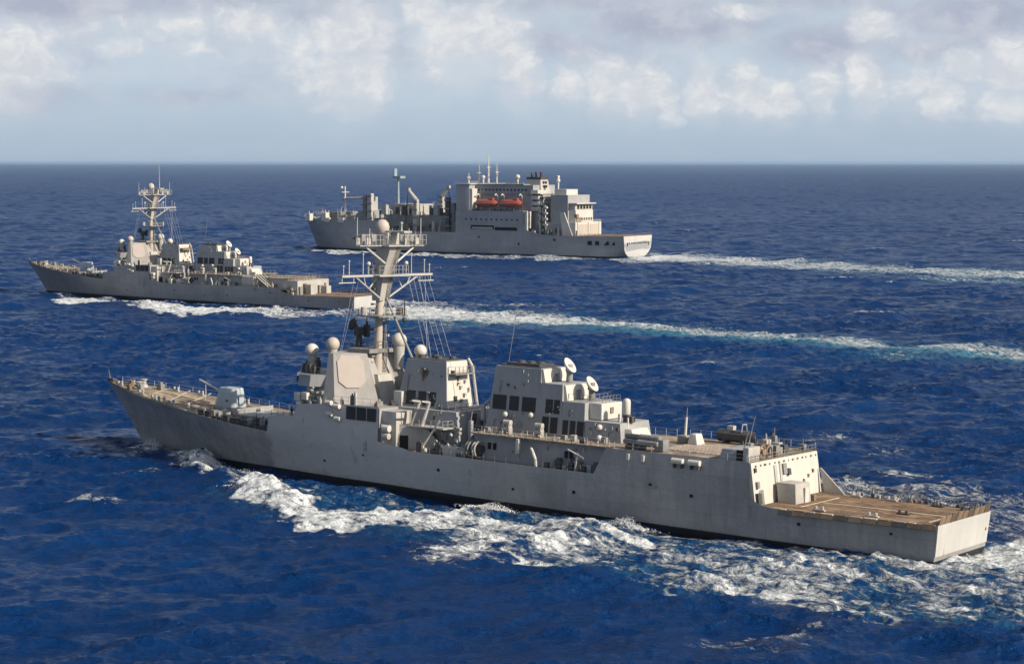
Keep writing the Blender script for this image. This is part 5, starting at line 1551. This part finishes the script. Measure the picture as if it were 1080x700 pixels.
def band(s, w, tab, soft_in=3.5, soft_out=3.0, jit=1.3):
    """foam band between an inner and an outer edge: rows of s, w_in, w_out, density"""
    t = np.array(tab)
    ww = w + (n2 * .9 + n1 * .55) * jit
    ss = s + n2 * jit * .8
    wi = np.interp(ss, t[:, 0], t[:, 1])
    wo = np.interp(ss, t[:, 0], t[:, 2])
    de = np.interp(ss, t[:, 0], t[:, 3], left=0, right=0)
    return de * sst((ww - wi) / soft_in + .5) * sst((wo - ww) / soft_out + .5)


def spot(s, w, s0, w0, a, b, d, tilt=0.0, jit=1.0):
    c, q = math.cos(tilt), math.sin(tilt)
    u = (s - s0) * c + (w - w0) * q + n2 * jit
    v = -(s - s0) * q + (w - w0) * c + n1 * jit
    return d * np.exp(-((u / a) ** 2 + (v / b) ** 2))


foam = np.zeros_like(X)
aer = np.zeros_like(X)

# --- near destroyer
s, w = to_ship(NEAR_POSE)
P1 = [(48, 17, 18.5, 0), (50.5, 17.2, 20.5, 1.1), (54, 18.2, 25, 1.3), (59, 19, 28, 1.15), (66, 20.5, 29.5, 1.1), (72, 22, 31.5, 1.2), (79, 21, 35.5, 1.2), (85, 18.5, 36, 1.15), (89, 17, 30, 1.1), (96, 16.5, 27.5, 1.05), (101, 17, 30, 1.0),
      (107, 15.5, 33, .95), (113, 13.5, 35, .85), (120, 14, 33, .80), (126, 15, 31.5, .74), (134, 13, 34.5, .77), (140, 11.5, 33, .72), (147, 10.5, 35, .70), (153, 9.8, 36.5, .66), (160, 8, 35.5, .64), (170, 6, 31, .6), (190, 4, 30, .55), (240, 0, 30, .4)]
streak = np.clip(sample(tileN, s * .30, w * 1.5, 0, .8)[0] / .8, -1.6, 1.6)
foam = np.maximum(foam, band(s, w, P1) * (1 + .30 * streak * sst((s - 75) / 50)))
foam = np.maximum(foam, band(s, -w, [(a, b + 3, c + 8, d * .9) for a, b, c, d in P1]))
lace = [(50, 10, 18, .32), (75, 10, 22, .40), (95, 9, 18, .46), (120, 9, 16, .50), (150, 8, 12, .52), (158, 3, 10, .6)]
foam = np.maximum(foam, band(s, w, lace, 1.5, 4, 1.0))
foam = np.maximum(foam, band(s, -w, lace, 1.5, 4, 1.0))
foam = np.maximum(foam, band(s, w, [(104, 9.3, 11.0, 0), (110, 9.3, 12.0, .85), (125, 9.0, 11.8, .82), (140, 8.4, 11.2, .85), (153, 7.8, 11.0, .95), (165, 4, 12, .9), (190, 2, 12, .8)], 1.0, 2.0, .5))
foam = np.maximum(foam, spot(s, w, 106, 37.5, 7.5, 5.5, 1.15, .75))
foam = np.maximum(foam, spot(s, w, 155, 48.5, 4.5, 7.0, .78, .6))
foam = np.maximum(foam, spot(s, w, 112.5, 11.5, 2.4, 1.6, .95, 0, .3))
foam = np.maximum(foam, spot(s, w, 90.5, 11.5, 3.6, 2.0, .8, 0, .3))
foam = np.maximum(foam, band(s, w, [(9, 1.0, 2.6, .0), (12, 1.8, 4.4, .95), (16, 3.0, 6.0, .95), (24, 5.2, 9.0, .85), (30, 6.6, 12.0, .95), (35, 8.0, 14.0, 1.05), (40, 9.6, 15.0, .8), (47, 11.5, 18, .65), (54, 12.5, 18, .4)], .8, 1.5, .5))
foam = np.maximum(foam, band(s, -w, [(12, 2.2, 3.4, .0), (16, 3.4, 5.0, .75), (30, 7.2, 11.5, .85), (40, 10, 14.5, .6), (52, 13, 17, .0)], .8, 1.5, .5))
foam = np.maximum(foam, spot(s, w, 27, 16, 2.2, 3.0, .55, .6))
foam = np.maximum(foam, spot(s, -w, 123, 49, 6, 4.0, .8, .4))
stern = sst((s - 152.8) / 1.6) * np.exp(-((w + np.interp(s, [153, 160, 200], [2, 5, 5]) + n2 * 1.2) / np.interp(s, [152, 158, 175, 260], [10, 16, 19, 24])) ** 4)
foam = np.maximum(foam, stern * np.interp(s, [153, 160, 190, 300], [1.35, 1.15, .95, .7]))
aer = np.maximum(aer, stern * np.interp(s, [153, 165, 300], [.8, .9, .6]))
aer = np.maximum(aer, .42 * band(s, w, [(50, 12, 28, .6), (75, 11, 33, .8), (110, 10, 34, .9), (150, 8, 35, 1.0), (240, 2, 32, .9)], 4, 5))
inner = np.exp(-((np.abs(w) - 9.2) / 4.5) ** 2)
Z += -.75 * inner * np.interp(s, [40, 60, 80, 96, 112, 130, 150], [0, -.2, .5, 1, .75, .5, 0])      # trough along the side
Z += .75 * np.exp(-((np.abs(w) - np.interp(s, [8, 20, 30, 45, 60], [1, 3.5, 5.5, 8, 9])) / 2.6) ** 2) * np.interp(s, [5, 11, 25, 40, 54], [0, .8, 1.0, .8, 0])
ridge = np.exp(-((np.abs(w) - np.interp(s, [14, 30, 47, 60, 80], [3.5, 9.5, 18, 23, 29])) / 2.8) ** 2) * np.interp(s, [8, 18, 35, 60, 90, 120], [0, .8, 1.35, 1.0, .5, 0])
Z += ridge
Z += .75 * spot(s, w, 34, 8.6, 4.0, 1.6, 1.0, .25, 0)
Z += .5 * spot(s, w, 112.5, 11.5, 2.4, 1.5, 1.0, 0, 0)
Z += .4 * spot(s, w, 90, 11.5, 3.5, 1.8, 1.0, 0, 0)
near_foam = foam.copy()
calm = sst((s + 12) / 10) * sst((170 - s) / 20) * np.exp(-(w / 13.5) ** 6)
Z *= 1 - .45 * calm * (near_foam < .9)

# --- far destroyer
s, w = to_ship(FAR_POSE, FAR_SCALE)
PF = [(32, 12, 13, 0), (36, 13, 22, 1.1), (48, 14, 32, 1.25), (60, 15, 32, 1.2), (74, 16, 29, 1.1), (84, 16, 30, 1.05), (97, 18, 40, 1.15), (110, 19, 44, 1.2), (124, 19, 44, 1.15), (132, 16, 38, 1.0), (145, 14, 34, .9), (155, 12, 32, .7), (175, 10, 30, .5)]
ff_ = band(s, w, PF, 2.5, 3, 2.0)
ff_ = np.maximum(ff_, band(s, -w, PF, 2.5, 3, 2.0))
ff_ = np.maximum(ff_, band(s, w, [(9, 2, 5, .5), (20, 5, 9, .75), (36, 10, 16, .8), (80, 10, 16, .45), (150, 8, 14, .5)], 1, 2, .6))
cen = np.interp(s, [150, 218, 246, 268, 286, 305, 330, 355, 400, 600, 900], [-1, 3, 4, 7, 9, 11, 16, 17, 18, 26, 30])
hw = np.interp(s, [150, 165, 185, 215, 246, 270, 330, 400, 900], [9, 20, 23, 18, 11, 9, 9.5, 10.5, 16])
tr = sst((s - 152.8) / 3.0) * np.exp(-(np.abs(w - cen + n2 * .9) / hw) ** 3.2)
ff_ = np.maximum(ff_, tr * np.interp(s, [153, 200, 230, 260, 300, 380, 900], [1.25, 1.1, .96, .88, .82, .84, .5]))
aer = np.maximum(aer, np.exp(-(np.abs(w - cen - 5) / (hw * 1.5)) ** 2) * sst((s - 153) / 20) * np.interp(s, [153, 200, 250, 320, 800], [.7, .75, .95, 1.0, .6]))
foam = np.maximum(foam, ff_)
foam = np.maximum(foam, spot(s, w, 176, -38, 22, 7, .7, -.15))
foam = np.maximum(foam, spot(s, w, 205, 30, 14, 4, .62, .1))
foam = np.maximum(foam, spot(s, w, 345, 40, 12, 8, .5, .1))
aer = np.maximum(aer, spot(s, w, 345, 40, 16, 10, .7, .1))

# --- supply ship
s, w = to_ship(SUP_POSE)
PS = [(8, 2, 4, 0), (14, 5, 16, .9), (28, 11, 30, 1.1), (50, 15, 42, .95), (75, 17, 44, .85), (100, 22, 46, .9), (125, 20, 46, .8), (150, 17, 46, .72), (180, 16, 42, .85), (200, 15, 40, .9), (215, 14, 34, .8), (235, 10, 30, .6)]
fs_ = band(s, w, PS, 3, 5, 3.0)
fs_ = np.maximum(fs_, band(s, -w, [(a, b, c + 6, d) for a, b, c, d in PS], 3, 5, 3))
cen = np.interp(s, [205, 250, 282, 335, 380, 420, 600, 900], [-8, -2, 10, 26, 31, 40, 60, 80])
hw = np.interp(s, [205, 225, 260, 330, 420, 900], [15, 32, 38, 32, 34, 48])
tr = sst((s - 209.5) / 4) * np.exp(-(np.abs(w - cen + n3 * 3) / hw) ** 3)
fs_ = np.maximum(fs_, tr * np.interp(s, [210, 240, 300, 380, 440, 900], [1.25, 1.0, .88, .82, .82, .5]))
aer = np.maximum(aer, tr * np.interp(s, [210, 300, 440, 900], [.6, .7, .9, .5]))
foam = np.maximum(foam, fs_)
foam = np.maximum(foam, spot(s, w, 408, 84, 46, 10, .7, .12, 2))
aer = np.maximum(aer, spot(s, w, 408, 84, 50, 12, .8, .12, 2))

# --- whitecaps: only on the steepest crests, in scattered places
crest = (hA * .8 + hA2 * .38) / .36
cap = sst((crest - 2.75 + .25 * n1) / .5) * sst((n3 - .7) / .6) * sst((2600 - D) / 800)
foam = np.maximum(foam, cap * .8)
for px, py, a, b, d in ((-29.0, 262.0, 1.6, .8, .6), (-7, 226, 1.0, .7, .5), (12, 231, 1.3, .6, .5), (55, 322, 6, 2.2, .62), (62, 305, 4.5, 2, .6), (70, 296, 5, 1.6, .5), (-61, 268, 1.5, .5, .5), (24, 212, .9, .6, .55), (60, 194, 1.2, .8, .5)):
    foam = np.maximum(foam, d * np.exp(-(((X - px) / a + n1 * .5) ** 2 + ((Y - py) / b / 2.2 + n1 * .5) ** 2)))

rough_foam = np.clip(foam, 0, 1.1)
Z += rough_foam * (n1 * .17 + n2 * .18 + .12) * np.clip((520 - D) / 200, 0, 1)
DX *= 1.0
verts = np.stack([X + DX, Y + DY, Z], 1)
verts[:na, 2] = 0
idx = np.arange(nr * na).reshape(nr, na)
nxt = np.roll(idx, -1, axis=1)
q = np.stack([idx[:-1], nxt[:-1], nxt[1:], idx[1:]], -1).reshape(-1, 4)[:, ::-1]
me = bpy.data.meshes.new('sea')
me.vertices.add(len(verts))
me.vertices.foreach_set('co', verts.astype(np.float32).ravel())
me.loops.add(q.size)
me.loops.foreach_set('vertex_index', q.astype(np.int32).ravel())
me.polygons.add(len(q))
me.polygons.foreach_set('loop_start', np.arange(0, q.size, 4, dtype=np.int32))
me.update(calc_edges=True)
me.shade_smooth()
# unresolved wind ripples, as roughness where the mesh is too coarse to carry them
ruffle = np.clip((D - 260) / 2200, 0, 1) ** .7
for nm, val in (('foam', foam), ('aerated', aer), ('ruffle', ruffle)):
    at = me.attributes.new(nm, 'FLOAT', 'POINT')
    at.data.foreach_set('value', val.astype(np.float32))
sea = bpy.data.objects.new('sea', me)
COL.objects.link(sea)
sea['kind'] = 'structure'
sea['label'] = 'deep blue open sea with short waves and white ship wakes'

m, t, b, o = new_mat('sea_water')
co = t.node('ShaderNodeTexCoord').outputs['Object']
fo = t.node('ShaderNodeAttribute', attribute_name='foam').outputs['Fac']
ae = t.node('ShaderNodeAttribute', attribute_name='aerated').outputs['Fac']
cow = t.vadd(co, t.vscale(t.vadd(t.noise(co, .35, 3, .6, out=1), (-.5, -.5, -.5)), (2.2, 2.2, 0)))
f1 = t.noise(cow, .80, 9, .68, .6)
f2 = t.noise(t.vscale(cow, (1, 1, .2)), 3.6, 8, .72, .4)
rot = t.node('ShaderNodeVectorRotate', rotation_type='Z_AXIS')
t.put(rot.inputs['Vector'], co)
rot.inputs['Angle'].default_value = .62
f3 = t.noise(t.vscale(rot.outputs[0], (.16, .75, 1)), 1.0, 7, .66, .8)
vor = t.node('ShaderNodeTexVoronoi', feature='DISTANCE_TO_EDGE')
t.put(vor.inputs['Vector'], cow)
vor.inputs['Scale'].default_value = .62
web = t.maprange(vor.outputs['Distance'], .0, .30, 1.0, 0.0)
tex = t.math('ADD', t.math('ADD', t.math('MULTIPLY', f1, .40), t.math('MULTIPLY', f2, .16)), t.math('ADD', t.math('MULTIPLY', web, .045), t.math('MULTIPLY', f3, .50)))
texc = t.math('MULTIPLY', t.math('SUBTRACT', tex, .55), 2.5)
fm = t.maprange(t.math('ADD', t.math('MULTIPLY', fo, .55), t.math('SUBTRACT', texc, .38)), -.10, .30)
fm = t.math('MULTIPLY', fm, t.maprange(fo, .05, .30))
patch = t.noise(co, .012, 4, .55)
deep = t.mix(t.maprange(patch, .35, .65), c4(.0012, .0195, .083), c4(.0018, .0240, .099))
aen = t.math('MULTIPLY', ae, t.maprange(t.math('ADD', f1, t.math('MULTIPLY', ae, .2)), .45, .75))
wat = t.mix(t.math('MULTIPLY', aen, .62), deep, c4(.07, .24, .31))
fcol = t.mix(t.maprange(f2, .35, .65), c4(.40, .45, .48), c4(.66, .67, .67))
t.put(b.inputs['Base Color'], t.mix(fm, wat, fcol))
t.put(b.inputs['Roughness'], t.math('ADD', t.math('MULTIPLY', fm, .4), t.math('ADD', t.math('MULTIPLY', t.node('ShaderNodeAttribute', attribute_name='ruffle').outputs['Fac'], .20), .14)))
b.inputs['IOR'].default_value = 1.333
b.inputs['Specular Tint'].default_value = c4(.30, .68, 1.0)
t.put(b.inputs['Specular IOR Level'], t.maprange(fm, 0, 1, .19, .10))
wr = t.node('ShaderNodeVectorRotate', rotation_type='Z_AXIS')
t.put(wr.inputs['Vector'], co)
wr.inputs['Angle'].default_value = -.08
w1 = t.noise(t.vscale(wr.outputs[0], (.42, 1.25, 1)), .55, 5, .60, .5)
w2 = t.noise(t.vscale(co, (1.0, 1.3, 1)), 1.3, 5, .62, .3)
hh = t.math('ADD', t.math('MULTIPLY', w1, .55), t.math('MULTIPLY', w2, .42))
hh = t.math('ADD', hh, t.math('MULTIPLY', t.math('MULTIPLY', fm, tex), .5))
bp = t.node('ShaderNodeBump')
bp.inputs['Strength'].default_value = 1.0
bp.inputs['Distance'].default_value = .95
t.put(bp.inputs['Height'], hh)
t.put(b.inputs['Normal'], bp.outputs[0])
me.materials.append(m)


# ------------------------------------------------------------------ spray thrown up along the near hull
def spray(name, label, spots):
    rp = np.random.RandomState(9)
    mb = MB()
    for s0, w0, ls, lw, ht, n, out in spots:
        for k in range(n):
            u = rp.randn()
            a = rp.beta(1.0, 2.6)
            s = s0 + u * ls * (1 - .4 * a) + a * ls * .5
            w = w0 + rp.randn() * lw * .5 + a * out
            z = .1 + a * ht * math.exp(-u * u * .6)
            r = .035 + .075 * rp.rand() ** 3 * (1.3 - a)
            p = [(s + r, w, z), (s - r, w, z), (s, w + r, z), (s, w - r, z), (s, w, z + r), (s, w, z - r)]
            mb.add(p, [(0, 2, 4), (2, 1, 4), (1, 3, 4), (3, 0, 4), (2, 0, 5), (1, 2, 5), (3, 1, 5), (0, 3, 5)])
    o = mb.build(name, 'spray', None, smooth=True)
    o['kind'] = 'stuff'
    o['label'] = label
    o.location = near.location
    o.rotation_euler = (0, 0, NEAR_POSE[2])


m, t, b, o = new_mat('spray_droplets')
b.inputs['Base Color'].default_value = c4(.66, .68, .69)
b.inputs['Roughness'].default_value = .5
b.inputs['Specular IOR Level'].default_value = .2
M['spray'] = m
spray('spray', 'white spray thrown up along the bow wave of the foreground ship', [(33.5, 9.6, 2.6, 1.5, 3.0, 3600, 1.6), (14.5, 3.6, 3.0, .7, 2.4, 2200, .7), (23, 6.4, 4.0, .8, 1.4, 1400, .6),
    (112.5, 11.2, 2.0, 1.0, 1.8, 1500, .6), (91, 11.6, 2.6, 1.2, 1.3, 1100, .4), (44, 12.0, 4.0, 1.2, 1.2, 1000, .6), (52, 19.5, 3.0, 1.6, 1.1, 1400, .5)])


# ------------------------------------------------------------------ thin sea haze: one closed box of even air
hz_b = MB().box(-95000, 95000, -95000, 95000, -9.0, 64.0)
m = bpy.data.materials.new('sea_haze')
m.use_nodes = True
t = NT(m.node_tree)
t.n.clear()
o = t.node('ShaderNodeOutputMaterial')
v = t.node('ShaderNodeVolumePrincipled')
v.inputs['Color'].default_value = c4(.52, .74, 1.0)
v.inputs['Density'].default_value = 2.2e-5
v.inputs['Anisotropy'].default_value = .3
t.l.new(v.outputs[0], o.inputs['Volume'])
M['haze'] = m
h_o = hz_b.build('haze', 'haze', None, smooth=False)
h_o['kind'] = 'stuff'
h_o['label'] = 'thin pale sea haze'
